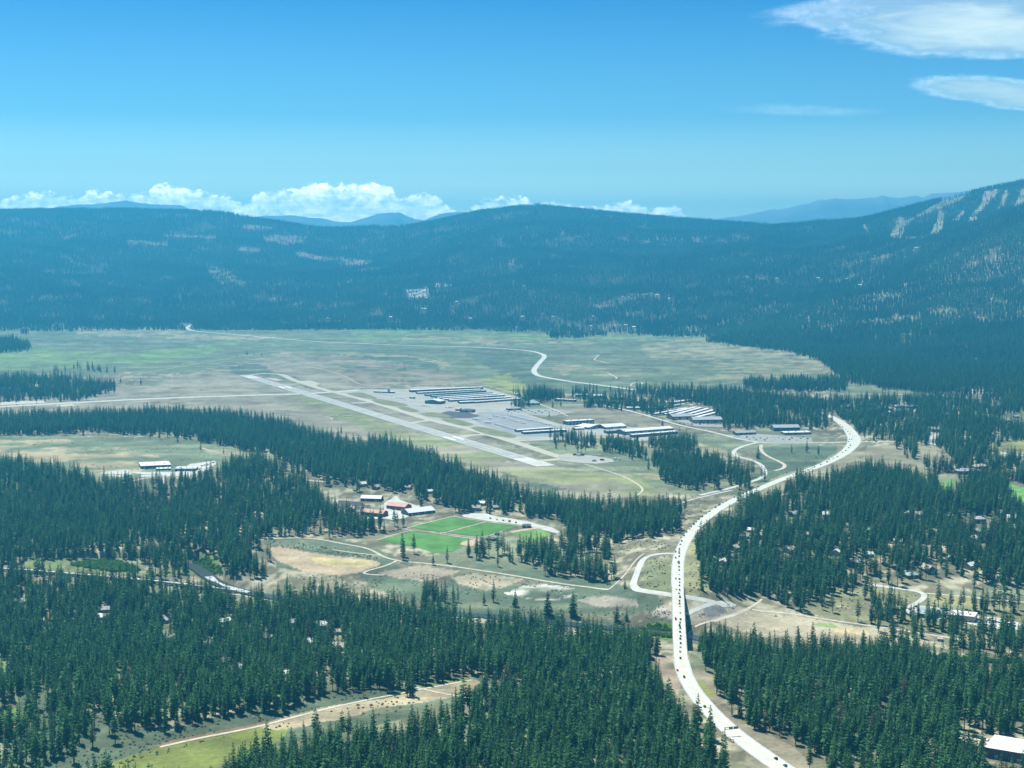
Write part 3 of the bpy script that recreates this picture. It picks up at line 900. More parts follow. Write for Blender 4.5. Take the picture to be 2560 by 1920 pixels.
# ------------------------------------------------------------------ roads, river, bridge
def build_highway():
    P = HWY_W
    px, py = to_px(P[:, 0], P[:, 1], P[:, 2])
    wid = np.interp(py, [1030, 1060, 1100, 1150, 1180, 1700, 1850, 2000], [12, 20, 26, 17, 13.5, 13.5, 16.5, 19])
    RIBBONS.append((P, 15.0))
    v, f = ribbon_strip(P, wid + 3.0, -0.06, zs=P[:, 2])
    land = ~HWY_BRIDGE
    n = len(P)
    keep = [q for q in f if land[min(q) % n] or land[(min(q) + 1) % n]]
    tag(link_mesh('road_shoulder', v, keep, 'shoulder'), kind='structure')
    v, f = ribbon_strip(P, wid, 0.0, zs=P[:, 2])
    tag(link_mesh('highway', v, f, 'concrete'), kind='structure')
    # painted lines: a double yellow centre line and white edge lines
    mb = MB()
    for sh, w, mi in ((-0.35, 0.22, 1), (0.35, 0.22, 1)):
        v, f = ribbon_strip(P, w, 0.02, zs=P[:, 2], shift=sh)
        mb.add(v, f, mi)
    for s in (-1, 1):
        T = np.gradient(P[:, :2], axis=0); T /= np.linalg.norm(T, axis=1)[:, None]
        Nn = np.stack([-T[:, 1], T[:, 0]], 1)
        Q = P.copy(); Q[:, :2] += Nn * (s * (wid / 2 - 2.4))[:, None]
        v, f = ribbon_strip(Q, 0.2, 0.02, zs=P[:, 2])
        mb.add(v, f, 0)
    o = link_mesh('road_markings', mb.v, mb.f, ['paint', 'yellow'], fmat=mb.m)
    tag(o, kind='structure')
    # bridge
    idx = np.nonzero(HWY_BRIDGE)[0]
    B = P[idx[0] - 2: idx[-1] + 3]
    mid = B[len(B) // 2]
    t = tag(empty('road_bridge', (mid[0], mid[1], mid[2] - 25)), 'long pale concrete highway bridge on tall piers, carrying the car queue over the river valley', 'bridge')
    base = np.array([mid[0], mid[1], mid[2] - 25])
    T = np.gradient(B[:, :2], axis=0); T /= np.linalg.norm(T, axis=1)[:, None]
    Nn = np.stack([-T[:, 1], T[:, 0]], 1)
    def profile_sweep(name, prof, mat):
        mb = MB()
        rings = [[(B[i, 0] + Nn[i, 0] * u - base[0], B[i, 1] + Nn[i, 1] * u - base[1], B[i, 2] + z - base[2]) for u, z in prof] for i in range(len(B))]
        mb.loft(rings)
        mb.build(name, mat, t)
    profile_sweep('deck', [(-7.6, -0.10), (7.6, -0.10), (7.6, -0.6), (3.6, -0.9), (3.2, -4.2), (-3.2, -4.2), (-3.6, -0.9), (-7.6, -0.6)], 'bridge')
    for s in (-1, 1):
        profile_sweep('parapet', [(s * 7.15, -0.08), (s * 7.55, -0.08), (s * 7.55, 0.85), (s * 7.25, 0.85)], 'bridge')
    L = np.concatenate([[0], np.cumsum(np.linalg.norm(np.diff(B[:, :2], axis=0), axis=1))])
    npier = 5
    for k in range(1, npier + 1):
        i = int(np.argmin(abs(L - L[-1] * k / (npier + 1))))
        gz = float(H(B[i, 0], B[i, 1])) - 1.0
        mb = MB()
        a = math.atan2(T[i, 1], T[i, 0])
        rings = []
        for zz, hx, hy in ((gz, 1.3, 2.2), (B[i, 2] - 9, 1.2, 2.0), (B[i, 2] - 4.1, 1.4, 3.0)):
            ring = []
            for q in range(12):
                th = 2 * math.pi * q / 12
                lx, ly = hx * math.cos(th), hy * math.sin(th)
                ring.append((B[i, 0] + lx * math.cos(a) - ly * math.sin(a) - base[0], B[i, 1] + lx * math.sin(a) + ly * math.cos(a) - base[1], zz - base[2]))
            rings.append(ring)
        mb.loft(rings)
        mb.build('pier', 'bridge', t)

build_highway()

def build_river():
    P = RIV_W
    v, f = ribbon_strip(P, 19.0, 0, zs=np.full(len(P), -36.6))
    m = bpy.data.materials.new('river_water')
    m.use_nodes = True
    nt = m.node_tree
    b = nt.nodes['Principled BSDF']
    b.inputs['Roughness'].default_value = 0.3
    b.inputs['Base Color'].default_value = (0.045, 0.06, 0.05, 1)
    b.inputs['Specular IOR Level'].default_value = 0.25
    geo = N(nt, 'ShaderNodeNewGeometry')
    n = N(nt, 'ShaderNodeTexNoise'); n.inputs['Scale'].default_value = 0.5; n.inputs['Detail'].default_value = 4
    nt.links.new(geo.outputs['Position'], n.inputs['Vector'])
    bp = N(nt, 'ShaderNodeBump'); bp.inputs['Strength'].default_value = 0.5; bp.inputs['Distance'].default_value = 0.4
    nt.links.new(n.outputs[0], bp.inputs['Height'])
    nt.links.new(bp.outputs[0], b.inputs['Normal'])
    tag(link_mesh('river', v, f, m), kind='structure')
    RIBBONS.append((P, 15.0))
    foam = material('white_water', (0.75, 0.77, 0.76), 0.8, col2=(0.10, 0.13, 0.13), scale=0.45, detail=5)
    rows = to_px(P[:, 0], P[:, 1], np.full(len(P), -36.6))
    sel = np.nonzero((rows[1] > 1440) & (rows[1] < 1482) & (rows[0] < 700))[0]
    v, f = ribbon_strip(P[sel[0]:sel[-1] + 1], 8.0 + 4.0 * np.sin(np.arange(sel[-1] + 1 - sel[0]) * 0.9), 0, zs=np.full(sel[-1] + 1 - sel[0], -36.45))
    tag(link_mesh('rapids', v, f, foam), kind='structure')

build_river()

ROADS = [
    ('road', [(1689, 1384), (1672, 1383), (1640, 1385), (1613, 1393), (1601, 1410), (1591, 1437), (1582, 1462), (1588, 1473), (1606, 1479), (1640, 1484), (1690, 1491), (1730, 1497), (1765, 1501), (1790, 1507)], 9.0, 'asphalt_pale', 0.30),
    ('road', [(1795, 1507), (1770, 1512), (1745, 1522), (1716, 1537)], 6.0, 'asphalt_pale', 0.34),
    ('dirt_road', [(640, 1350), (700, 1346), (780, 1346), (860, 1360), (918, 1371), (945, 1384), (952, 1389), (992, 1402), (1090, 1411), (1240, 1432), (1400, 1459), (1490, 1470), (1522, 1474)], 4.6, 'dirt_road', 0.25),
    ('dirt_road', [(830, 1374), (890, 1383), (940, 1388), (952, 1389)], 3.6, 'dirt_road', 0.29),
    ('dirt_road', [(992, 1402), (965, 1415), (925, 1425), (893, 1435), (915, 1437), (960, 1438)], 4.0, 'dirt_road', 0.31),
    ('dirt_road', [(1522, 1474), (1560, 1440), (1590, 1400), (1610, 1384)], 3.0, 'dirt_road', 0.33),
    ('path', [(1880, 1524), (1990, 1536), (2080, 1551), (2220, 1571), (2350, 1591), (2420, 1602)], 5.0, 'dirt_road', 0.25),
    ('railway', [(1905, 1498), (1885, 1514), (1850, 1530), (1810, 1544), (1770, 1556), (1738, 1562), (1724, 1574), (1718, 1592)], 3.2, 'dirt_road', 0.27),
    ('railway', [(1898, 1506), (1862, 1529), (1826, 1543), (1786, 1555)], 2.6, 'dirt_road', 0.23),
    ('road', [(2160, 1460), (2250, 1472), (2300, 1478), (2316, 1484), (2306, 1500), (2285, 1513), (2265, 1520)], 7.5, 'asphalt_pale', 0.30),
    ('road', [(2316, 1484), (2370, 1488), (2440, 1495), (2560, 1506), (2700, 1515)], 5.0, 'dirt_road', 0.34),
    ('road', [(1400, 1013), (1450, 1012), (1500, 1013), (1560, 1024), (1620, 1040), (1700, 1063), (1780, 1080), (1850, 1098), (1895, 1106)], 9.0, 'asphalt_pale', 0.25),
    ('road', [(1895, 1106), (1960, 1108), (2060, 1107), (2125, 1105), (2200, 1104), (2300, 1107)], 11.0, 'asphalt_pale', 0.29),
    ('road', [(1895, 1106), (1860, 1115), (1836, 1127), (1842, 1140), (1880, 1151), (1902, 1162), (1912, 1178), (1908, 1192), (1880, 1204), (1820, 1222), (1750, 1238)], 9.0, 'asphalt_pale', 0.33),
    ('road', [(1903, 1112), (1903, 1126), (1918, 1140), (1948, 1154), (1962, 1163), (1956, 1172), (1936, 1177)], 7.0, 'dirt_road', 0.27),
    ('road', [(1830, 1226), (1780, 1237), (1720, 1252), (1690, 1262)], 5.0, 'asphalt_pale', 0.37),
    ('road', [(512, 806), (484, 811), (470, 817), (470, 822), (490, 828), (560, 834), (640, 841), (760, 852), (860, 857), (1000, 863), (1150, 867), (1260, 872), (1320, 877), (1352, 884), (1361, 892), (1350, 905),
              (1339, 918), (1335, 928), (1342, 937), (1362, 943), (1420, 953), (1500, 963), (1584, 974)], 18.0, 'concrete', 0.35),
    ('road', [(1345, 909), (1390, 909), (1430, 908)], 5.0, 'dirt_road', 0.29),
    ('dirt_road', [(1240, 971), (1290, 984), (1330, 1003), (1380, 1022), (1420, 1040)], 5, 'dirt_road', 0.27),
    ('dirt_road', [(1460, 1160), (1510, 1175), (1560, 1192), (1600, 1215), (1606, 1228), (1590, 1240)], 4.0, 'dirt_road', 0.25),
    ('dirt_road', [(300, 1208), (330, 1203), (400, 1190), (415, 1218)], 5.0, 'dirt_road', 0.25),
    ('dirt_road', [(742, 1198), (790, 1203), (825, 1205)], 6.0, 'dirt_road', 0.25),
    ('dirt_road', [(505, 1120), (530, 1128), (560, 1133), (600, 1134)], 5.0, 'dirt_road', 0.25),
    ('road', [(2100, 985), (2200, 986), (2330, 988), (2420, 995), (2560, 998)], 7.0, 'asphalt_pale', 0.25),
    ('dirt_road', [(0, 1430), (300, 1441), (600, 1488), (700, 1504)], 4.0, 'dirt', 0.22),
    ('dirt_road', [(400, 1868), (500, 1845), (640, 1818), (800, 1776), (960, 1742), (1060, 1722), (1180, 1700)], 4.0, 'dirt_road', 0.22),
    ('dirt_road', [(990, 1704), (1060, 1724), (1150, 1742), (1180, 1745)], 3.5, 'dirt_road', 0.25),
    ('dirt_road', [(760, 912), (980, 900), (1150, 910)], 5, 'dirt', 0.2),
]
ROADS += [
    ('dirt_road', [(1476, 892), (1492, 888), (1498, 887), (1486, 899), (1500, 903), (1522, 909)], 6, 'dirt_road', 0.2),
    ('dirt_road', [(1500, 929), (1520, 932), (1530, 938), (1541, 943), (1540, 947)], 6, 'dirt_road', 0.2),
    ('dirt_road', [(1575, 965), (1582, 958), (1600, 955), (1606, 960)], 6, 'dirt_road', 0.2),
    ('dirt_road', [(1480, 856), (1600, 851), (1700, 848), (1840, 841), (1880, 838)], 8, 'dirt', 0.2),
    ('dirt_road', [(1400, 925), (1480, 918), (1560, 916), (1680, 922)], 7, 'dirt', 0.2),
    ('dirt_road', [(640, 1028), (740, 1034), (820, 1042), (830, 1050)], 5, 'dirt', 0.2),
    ('dirt_road', [(0, 1000), (160, 985), (300, 945), (420, 922), (560, 898), (700, 876), (860, 866)], 5, 'dirt', 0.2),
    ('dirt_road', [(700, 902), (800, 922), (860, 940), (900, 960), (960, 966)], 5, 'dirt', 0.2),
    ('dirt_road', [(1230, 966), (1160, 960), (1050, 962), (960, 966)], 7, 'dirt_road', 0.2),
    ('ditch', [(1130, 908), (1180, 912), (1240, 911), (1330, 909)], 9, 'wet_soil', 0.2),
    ('ditch', [(-100, 936), (120, 931), (230, 922), (330, 914), (480, 902), (600, 880), (700, 868), (860, 878), (1000, 884), (1130, 908)], 7, 'wet_soil', 0.2),
]
M['wet_soil'] = material('damp_dark_grass', (0.075, 0.105, 0.06), 0.95, 0.3, 0.05)
for name, pts, w, mat, off in ROADS:
    road(name, pts, w, mat, off)

# car parks and yards
LOTS = [
    ('car_park', [(1154, 1288), (1180, 1283), (1215, 1284), (1240, 1291), (1316, 1303), (1350, 1312), (1378, 1318), (1400, 1330), (1392, 1334), (1345, 1322), (1305, 1313), (1215, 1302), (1160, 1293)], 'asphalt_pale', 0.24),
    ('car_park', [(250, 1182), (300, 1176), (322, 1176), (330, 1186), (300, 1192), (262, 1190)], 'asphalt_pale', 0.24),
    ('car_park', [(330, 1180), (440, 1180), (475, 1160), (538, 1152), (540, 1160), (520, 1174), (480, 1190), (350, 1192)], 'asphalt_pale', 0.22),
    ('car_park', [(960, 1258), (990, 1240), (1000, 1250), (1060, 1270), (1050, 1280), (1010, 1296), (980, 1300), (960, 1296), (920, 1300), (905, 1296), (960, 1290)], 'asphalt_pale', 0.24),
    ('car_park', [(2262, 1524), (2300, 1514), (2350, 1520), (2380, 1526), (2440, 1540), (2500, 1545), (2560, 1560), (2700, 1570), (2700, 1585), (2480, 1572), (2380, 1552), (2330, 1546), (2275, 1540)], 'asphalt_pale', 0.30),
    ('car_park', [(1788, 1504), (1810, 1502), (1842, 1512), (1834, 1520), (1806, 1518), (1792, 1512)], 'asphalt_pale', 0.38),
    ('car_park', [(1836, 1092), (1880, 1084), (1940, 1088), (2030, 1096), (2030, 1106), (1960, 1106), (1880, 1104)], 'asphalt_old', 0.21),
    ('car_park', [(2322, 1090), (2345, 1082), (2352, 1098), (2340, 1114), (2325, 1110)], 'asphalt_pale', 0.25),
    ('car_park', [(2180, 1020), (2240, 1018), (2310, 1022), (2310, 1028), (2220, 1030)], 'asphalt_pale', 0.25),
    ('car_park', [(2380, 975), (2470, 972), (2560, 974), (2560, 982), (2440, 984), (2380, 982)], 'dirt_road', 0.29),
    ('car_park', [(2500, 1130), (2560, 1138), (2560, 1152), (2510, 1150)], 'asphalt_pale', 0.25),
    ('car_park', [(2380, 1836), (2410, 1838), (2460, 1848), (2500, 1858), (2480, 1874), (2440, 1868), (2400, 1850)], 'dirt_road', 0.25),
    ('car_park', [(1250, 1028), (1290, 1022), (1380, 1022), (1440, 1030), (1380, 1040), (1310, 1036)], 'asphalt_old', 0.23),
    ('car_park', [(1420, 1050), (1500, 1060), (1600, 1070), (1660, 1080), (1720, 1092), (1590, 1104), (1540, 1090), (1440, 1088), (1400, 1072)], 'apron', 0.21),
    ('car_park', [(1700, 1045), (1740, 1058), (1810, 1062), (1808, 1068), (1740, 1066), (1690, 1052)], 'asphalt_old', 0.23),
    ('car_park', [(0, 1006), (40, 1003), (110, 1002), (114, 1007), (60, 1010), (0, 1013)], 'dirt_road', 0.24),
    ('car_park', [(138, 1013), (180, 1010), (190, 1014), (150, 1017)], 'dirt_road', 0.24),
]
for name, pts, mat, off in LOTS:
    sheet(name, pts, mat, off)

# ------------------------------------------------------------------ airfield (all on the plateau at height 0)
def flat(name, pts, mat, off, block=True):
    x, y = at_z(np.array([p[0] for p in pts], float), np.array([p[1] for p in pts], float), 0.0)
    P = np.stack([x, y], 1)
    if block: SHEETS.append(P)
    f = list(range(len(P)))
    area = 0.5 * np.sum(P[:, 0] * np.roll(P[:, 1], -1) - np.roll(P[:, 0], -1) * P[:, 1])
    if area < 0: f = f[::-1]
    o = link_mesh(name, np.column_stack([P, np.full(len(P), off)]), [f], mat)
    return tag(o, kind='structure')

def flat_ribbon(name, pts, width, mat, off, clear=8.0, n=4, smooth_n=2):
    x, y = at_z(np.array([p[0] for p in pts], float), np.array([p[1] for p in pts], float), 0.0)
    P = _smooth_line(catmull(np.stack([x, y], 1), 12.0), smooth_n)
    RIBBONS.append((P, width / 2 + clear))
    v, f = ribbon_strip(P, width, off, zs=np.zeros(len(P)))
    return tag(link_mesh(name, v, f, mat), kind='structure')

flat_ribbon('taxiway', [(-300, 1024), (-100, 1021), (0, 1017), (200, 1006), (400, 996), (600, 989), (742, 985), (850, 979), (900, 975)], 30, 'asphalt_pale', 0.20)
flat('airport_apron', [(846, 983), (905, 975), (1020, 972), (1045, 966), (1210, 969), (1300, 994), (1312, 1004), (1262, 1026), (1312, 1034), (1400, 1060), (1484, 1088), (1432, 1098), (1292, 1104), (1180, 1076), (1070, 1049), (950, 1011)], 'apron', 0.26)
flat('airport_apron', [(1174, 1042), (1200, 1030), (1256, 1030), (1320, 1042), (1400, 1070), (1450, 1083), (1420, 1092), (1300, 1092), (1200, 1060)], 'tiedown', 0.32)
flat('airport_apron', [(1090, 1036), (1120, 1028), (1170, 1031), (1200, 1040), (1180, 1046), (1130, 1046), (1096, 1044)], 'fresh_asphalt', 0.34)
flat_ribbon('taxiway', [(655, 934), (700, 936), (720, 944), (747, 955), (816, 976), (850, 984), (947, 1010), (1068, 1048), (1173, 1073), (1278, 1103), (1394, 1141), (1440, 1152)], 24, 'taxi', 0.38)
flat('airport_apron', [(743, 953), (778, 951), (801, 960), (790, 964), (812, 974), (780, 968)], 'taxi', 0.44)
for seg in ([(628, 937), (660, 934), (690, 935)], [(700, 952), (690, 949), (668, 945)], [(880, 1008), (905, 1007), (940, 1006)], [(1020, 1060), (1050, 1054), (1095, 1050)], [(1140, 1098), (1170, 1089), (1215, 1086)], [(1330, 1156), (1372, 1150), (1430, 1148)]):
    flat_ribbon('taxiway', seg, 24, 'taxi', 0.42)
flat('airport_apron', [(1394, 1138), (1420, 1134), (1480, 1139), (1530, 1148), (1536, 1155), (1490, 1160), (1450, 1158), (1400, 1152)], 'apron', 0.46)
flat_ribbon('taxiway', [(1280, 1104), (1340, 1100), (1420, 1096), (1450, 1094)], 14, 'taxi', 0.30)
def oval(pts):
    P = [(a, b, 0) for a, b in pts]
    P = P + [P[0]]
    Q = catmull(P, 6.0)[:-1]
    return [(a, b) for a, b, _ in Q]
ISLANDS = [[(866, 983), (905, 982), (942, 995), (938, 998), (900, 994), (872, 987)], [(926, 1000), (950, 998), (1000, 1007), (1020, 1014), (990, 1016), (950, 1010)],
           [(993, 1018), (1015, 1017), (1048, 1027), (1046, 1030), (1020, 1029), (1000, 1023)], [(1046, 1034), (1075, 1031), (1105, 1034), (1130, 1042), (1110, 1044), (1072, 1042)],
           [(1100, 1047), (1125, 1045), (1170, 1056), (1184, 1062), (1160, 1065), (1120, 1056)], [(1176, 1069), (1200, 1067), (1262, 1080), (1293, 1091), (1284, 1095), (1230, 1089), (1190, 1077)]]
for pts in ISLANDS:
    o = flat('grass', oval(pts), material('infield_grass', (0.185, 0.195, 0.10), 0.95, 0.2, 0.03), 0.42)
RWY_A, RWY_B = np.array(at_z(1366, 1165.5, 0.0)), np.array(at_z(613, 938.3, 0.0))
RDIR = (RWY_B - RWY_A); RLEN = np.linalg.norm(RDIR); RDIR /= RLEN
RNRM = np.array([-RDIR[1], RDIR[0]])
def rwy_quad(a0, a1, b0, b1):
    return [RWY_A + RDIR * a + RNRM * b for a, b in ((a0, b0), (a1, b0), (a1, b1), (a0, b1))]
def rwy_sheet(name, quads, mat, off):
    mb = MB()
    for q in quads:
        P = np.array(q)
        ar = 0.5 * np.sum(P[:, 0] * np.roll(P[:, 1], -1) - np.roll(P[:, 0], -1) * P[:, 1])
        if ar < 0: q = q[::-1]
        mb.add([(p[0], p[1], off) for p in q], [(0, 1, 2, 3)])
    return tag(link_mesh(name, mb.v, mb.f, mat), kind='structure')
RIBBONS.append((np.array([RWY_A + RDIR * t for t in np.linspace(0, RLEN, 200)]), 40.0))
rwy_sheet('runway', [rwy_quad(0, RLEN, -20, 20)], 'runway', 0.48)
rwy_sheet('runway', [rwy_quad(0, 62, -19.6, 19.6), rwy_quad(RLEN - 62, RLEN, -19.6, 19.6)], 'asphalt_pale', 0.52)
marks = []
for s in (-1, 1):
    for k in range(4):
        b = s * (2.5 + k * 4.0)
        for a0 in (70, RLEN - 116):
            marks.append(rwy_quad(a0, a0 + 46, b - 1.1, b + 1.1))
    for a0 in (420, RLEN - 480):
        marks.append(rwy_quad(a0, a0 + 60, s * 7 - 0.1, s * 13 + 0.1) if s > 0 else rwy_quad(a0, a0 + 60, -13.1, -6.9))
    marks.append(rwy_quad(0, RLEN, s * 15.6, s * 16.5))
marks.append(rwy_quad(63, 66, -16, 16)); marks.append(rwy_quad(RLEN - 66, RLEN - 63, -16, 16))
a = 200.0
while a < RLEN - 220:
    marks.append(rwy_quad(a, a + 37, -0.5, 0.5)); a += 61
for b in (-4.2, 3.0):
    marks.append(rwy_quad(136, 156, b, b + 1.4))
    marks.append(rwy_quad(RLEN - 156, RLEN - 136, b, b + 1.4))
rwy_sheet('runway_markings', marks, 'paint', 0.56)

# ------------------------------------------------------------------ sports park
FIELDS = [[(1024, 1318), (1132, 1292), (1213, 1305), (1100, 1331)], [(1119, 1332), (1217, 1306), (1300, 1315), (1255, 1327), (1212, 1341), (1186, 1341)],
          [(942, 1352), (1030, 1329), (1186, 1349), (1176, 1356), (1158, 1366), (1130, 1379), (1085, 1382), (1042, 1369), (972, 1357)],
          [(1272, 1331), (1352, 1322), (1382, 1338), (1358, 1347), (1317, 1356), (1304, 1347), (1282, 1336)]]
for k, pts in enumerate(FIELDS):
    mows = material('mown_turf', (0.085, 0.215, 0.040) if k < 3 else (0.14, 0.25, 0.060), 0.9, 0.25, 0.028)
    sheet('sports_field', pts, mows, 0.30)
sheet('infield', [(1150, 1361), (1156, 1355), (1175, 1350), (1196, 1349), (1214, 1353), (1205, 1361), (1188, 1365), (1165, 1365)], 'infield', 0.34)
sheet('infield', [(1272, 1330), (1300, 1324), (1340, 1319), (1352, 1321), (1310, 1327), (1280, 1332)], 'infield', 0.34)
for pts in ([(1012, 1323), (1024, 1318), (1132, 1291), (1138, 1290)], [(1132, 1291), (1213, 1304), (1304, 1315)], [(1217, 1304), (1116, 1331), (1098, 1335)], [(941, 1351), (1030, 1327), (1110, 1337), (1190, 1349)], [(1012, 1323), (1030, 1327)],
            [(1098, 1331), (1150, 1339), (1186, 1344), (1212, 1343), (1256, 1328)]):
    road('path', pts, 2.6, 'dirt_road', 0.38, clear=3)
for pts in ([(2352, 1206), (2372, 1200), (2388, 1204), (2378, 1216), (2366, 1238), (2356, 1230)], [(2520, 1208), (2560, 1222), (2640, 1230), (2640, 1262), (2560, 1268), (2536, 1256), (2524, 1240)], [(2450, 1319), (2466, 1318), (2466, 1329), (2450, 1330)]):
    sheet('golf_green', pts, 'fairway', 0.3)

# ------------------------------------------------------------------ trees
def crown_mesh(name, h, rmax, base_t, whorls, per, seed, mat, lean=0.0, pointed=1.0, lod=False):
    """needle crown: whorls of drooping branch sprays, uneven in length, with gaps"""
    rg = random.Random(seed)
    v, f = [], []
    for w in range(whorls):
        t = w / (whorls - 1.0)
        z = h * (base_t + (1 - base_t) * t)
        prof = (1 - t) ** (0.70 * pointed) * (0.60 + 0.40 * min(1, t / 0.22))
        n = max(3, int(per * (0.45 + 0.55 * (1 - t)) + 0.5))
        a0 = rg.random() * 6.28
        for k in range(n):
            if rg.random() < 0.10 and t < 0.8:
                continue
            a = a0 + 6.2832 * k / n + rg.uniform(-0.35, 0.35)
            L = max(0.35, rmax * prof * rg.uniform(0.62, 1.18)) + 0.12
            droop = rg.uniform(-0.30, 0.12) * L + (0.35 * L if t > 0.8 else 0)
            zz = z + rg.uniform(-0.4, 0.4) * h / whorls
            ca, sa = math.cos(a), math.sin(a)
            if lod:
                wd = 0.42 * L + 0.25
                tip = (ca * L, sa * L, zz + droop - 0.3)
                up = h / whorls * rg.uniform(0.9, 1.5)
                i = len(v)
                v += [(-sa * wd * 0.7, ca * wd * 0.7, zz + up), (sa * wd * 0.7, -ca * wd * 0.7, zz + up), (tip[0] + sa * wd, tip[1] - ca * wd, tip[2]), (tip[0] - sa * wd, tip[1] + ca * wd, tip[2])]
                f += [(i, i + 1, i + 2, i + 3)]
                continue
            # a spray: three leafy plates along the limb, tilted differently, tips ragged
            for s0, s1 in ((0.12, 0.55), (0.40, 0.82), (0.66, 1.0)):
                wd = (0.20 + 0.16 * rg.random()) * L * (1.15 - 0.5 * s0) + 0.14
                tl = rg.uniform(-0.5, 0.5)
                x0, x1 = L * s0, L * (s1 + rg.uniform(-0.05, 0.06))
                z0, z1 = zz + droop * s0, zz + droop * s1 + rg.uniform(-0.1, 0.35)
                i = len(v)
                def P(x, y, z):
                    return (ca * x - sa * y, sa * x + ca * y, z)
                lift = rg.uniform(-0.75, 0.25)
                v += [P(x0, 0, z0), P((x0 + x1) / 2 + rg.uniform(-.1, .1), wd, (z0 + z1) / 2 + tl * wd + lift), P(x1, wd * rg.uniform(-0.2, 0.2), z1), P((x0 + x1) / 2, -wd, (z0 + z1) / 2 - tl * wd + lift * 0.4)]
                f += [(i, i + 1, i + 2), (i, i + 2, i + 3)]
                # hanging tuft below the plate gives the spray its depth
                if rg.random() < 0.75:
                    i = len(v)
                    v += [P(x0, 0.25 * wd, z0), P(x1, -0.2 * wd, z1), P((x0 + x1) / 2, rg.uniform(-.4, .4) * wd, (z0 + z1) / 2 - rg.uniform(0.45, 0.95))]
                    f += [(i, i + 1, i + 2)]
    # leader
    i = len(v)
    r = 0.28
    v += [(r, 0, h * 0.97), (-r * 0.5, r * 0.86, h * 0.97), (-r * 0.5, -r * 0.86, h * 0.97), (0, 0, h * 1.03)]
    f += [(i, i + 1, i + 3), (i + 1, i + 2, i + 3), (i + 2, i, i + 3)]
    if lean:
        v = [(x + lean * z, y, z) for x, y, z in v]
    me = bpy.data.meshes.new(name)
    me.from_pydata(v, [], f)
    me.materials.append(M[mat])
    me.update()
    return me

def trunk_data(h, r, base_t, seed):
    rg = random.Random(seed)
    mb = MB()
    rings = []
    for t, rr in ((-0.03, 1.35), (0.0, 1.1), (0.12, 0.9), (0.5, 0.6), (0.9, 0.18)):
        rings.append([(rr * r * math.cos(6.2832 * k / 7), rr * r * math.sin(6.2832 * k / 7), h * t) for k in range(7)])
    mb.loft(rings)
    # bare limbs below the crown
    for k in range(5):
        a = rg.random() * 6.28
        z = h * rg.uniform(base_t * 0.7, base_t + 0.15)
        L = rg.uniform(1.0, 2.2)
        mb.tube((0, 0, z), (L * math.cos(a), L * math.sin(a), z + rg.uniform(-0.3, 0.4)), 0.09, 0.03, 4)
    me = bpy.data.meshes.new('trunk')
    me.from_pydata(mb.v, [], mb.f)
    me.materials.append(M['bark'])
    me.update()
    return me

#            height, radius, crown base, whorls, branches, pointed
SHAPES = [(28, 4.5, 0.14, 20, 8, 0.95), (26, 4.2, 0.08, 19, 8, 1.10), (30, 4.6, 0.28, 17, 8, 0.75), (24, 4.3, 0.05, 18, 9, 1.0), (29, 3.7, 0.18, 19, 7, 0.85), (27, 4.8, 0.36, 14, 8, 0.62)]
TREE = []
for k, (h, r, b, w, p, pt) in enumerate(SHAPES):
    TREE.append((crown_mesh('crown', h, r, b, w, p, 100 + k, 'foliage', lean=random.uniform(-0.01, 0.01), pointed=pt), trunk_data(h, 0.42, b, 200 + k)))
BUSHY = crown_mesh('crown', 13, 3.6, 0.04, 11, 9, 300, 'foliage', pointed=0.55), trunk_data(13, 0.3, 0.05, 301)

proto = bpy.data.collections.new('pine_kinds')         # not linked to the scene: only the forest instances use it
def joined(cm, tm, name):
    vs = [tuple(v.co) for v in cm.vertices] + [tuple(v.co) for v in tm.vertices]
    n = len(cm.vertices)
    fs = [tuple(p.vertices) for p in cm.polygons] + [tuple(i + n for i in p.vertices) for p in tm.polygons]
    me = bpy.data.meshes.new(name)
    me.from_pydata(vs, [], fs)
    me.materials.append(cm.materials[0]); me.materials.append(M['bark'])
    me.polygons.foreach_set('material_index', np.array([0] * len(cm.polygons) + [1] * len(tm.polygons), np.int32))
    me.update()
    return me
for k, (c, t) in enumerate(TREE):
    proto.objects.link(bpy.data.objects.new('pine_%d' % k, joined(c, t, 'pine_kind')))
far_proto = bpy.data.collections.new('far_pine_kinds')
for k, (h, r, b, w, p, pt) in enumerate(SHAPES[:5]):
    me = crown_mesh('far_crown', h, r * 1.0, max(0.02, b - 0.08), 8, 6, 400 + k, 'foliage_far', pointed=pt, lod=True)
    far_proto.objects.link(bpy.data.objects.new('far_pine_%d' % k, me))
shrub_proto = bpy.data.collections.new('shrub_kinds')
def blob_mesh(r, h, n, seed, mat):
    rg = random.Random(seed)
    v, f = [], []
    for k in range(n):
        a, e, q = rg.random() * 6.283, math.asin(rg.uniform(0, 1)), rg.uniform(0.7, 1.0)
        c = Vector((r * q * math.cos(a) * math.cos(e), r * q * math.sin(a) * math.cos(e), h * (0.12 + 0.88 * q * math.sin(e))))
        s = r * rg.uniform(0.16, 0.30)
        d = Vector((rg.uniform(-1, 1), rg.uniform(-1, 1), rg.uniform(-0.2, 1))).normalized()
        u = d.orthogonal().normalized(); w = d.cross(u)
        i = len(v)
        v += [tuple(c + u * s), tuple(c + w * s), tuple(c - u * s), tuple(c - w * s)]
        f += [(i, i + 1, i + 2, i + 3)]
    me = bpy.data.meshes.new('bush')
    me.from_pydata(v, [], f); me.materials.append(M[mat]); me.update()
    return me
for k in range(3):
    shrub_proto.objects.link(bpy.data.objects.new('shrub_%d' % k, blob_mesh(1.5, 1.7, 70, 500 + k, 'shrub')))
willow_proto = bpy.data.collections.new('willow_kinds')
for k in range(2):
    willow_proto.objects.link(bpy.data.objects.new('willow_%d' % k, blob_mesh(3.0, 4.2, 150, 520 + k, 'willow')))

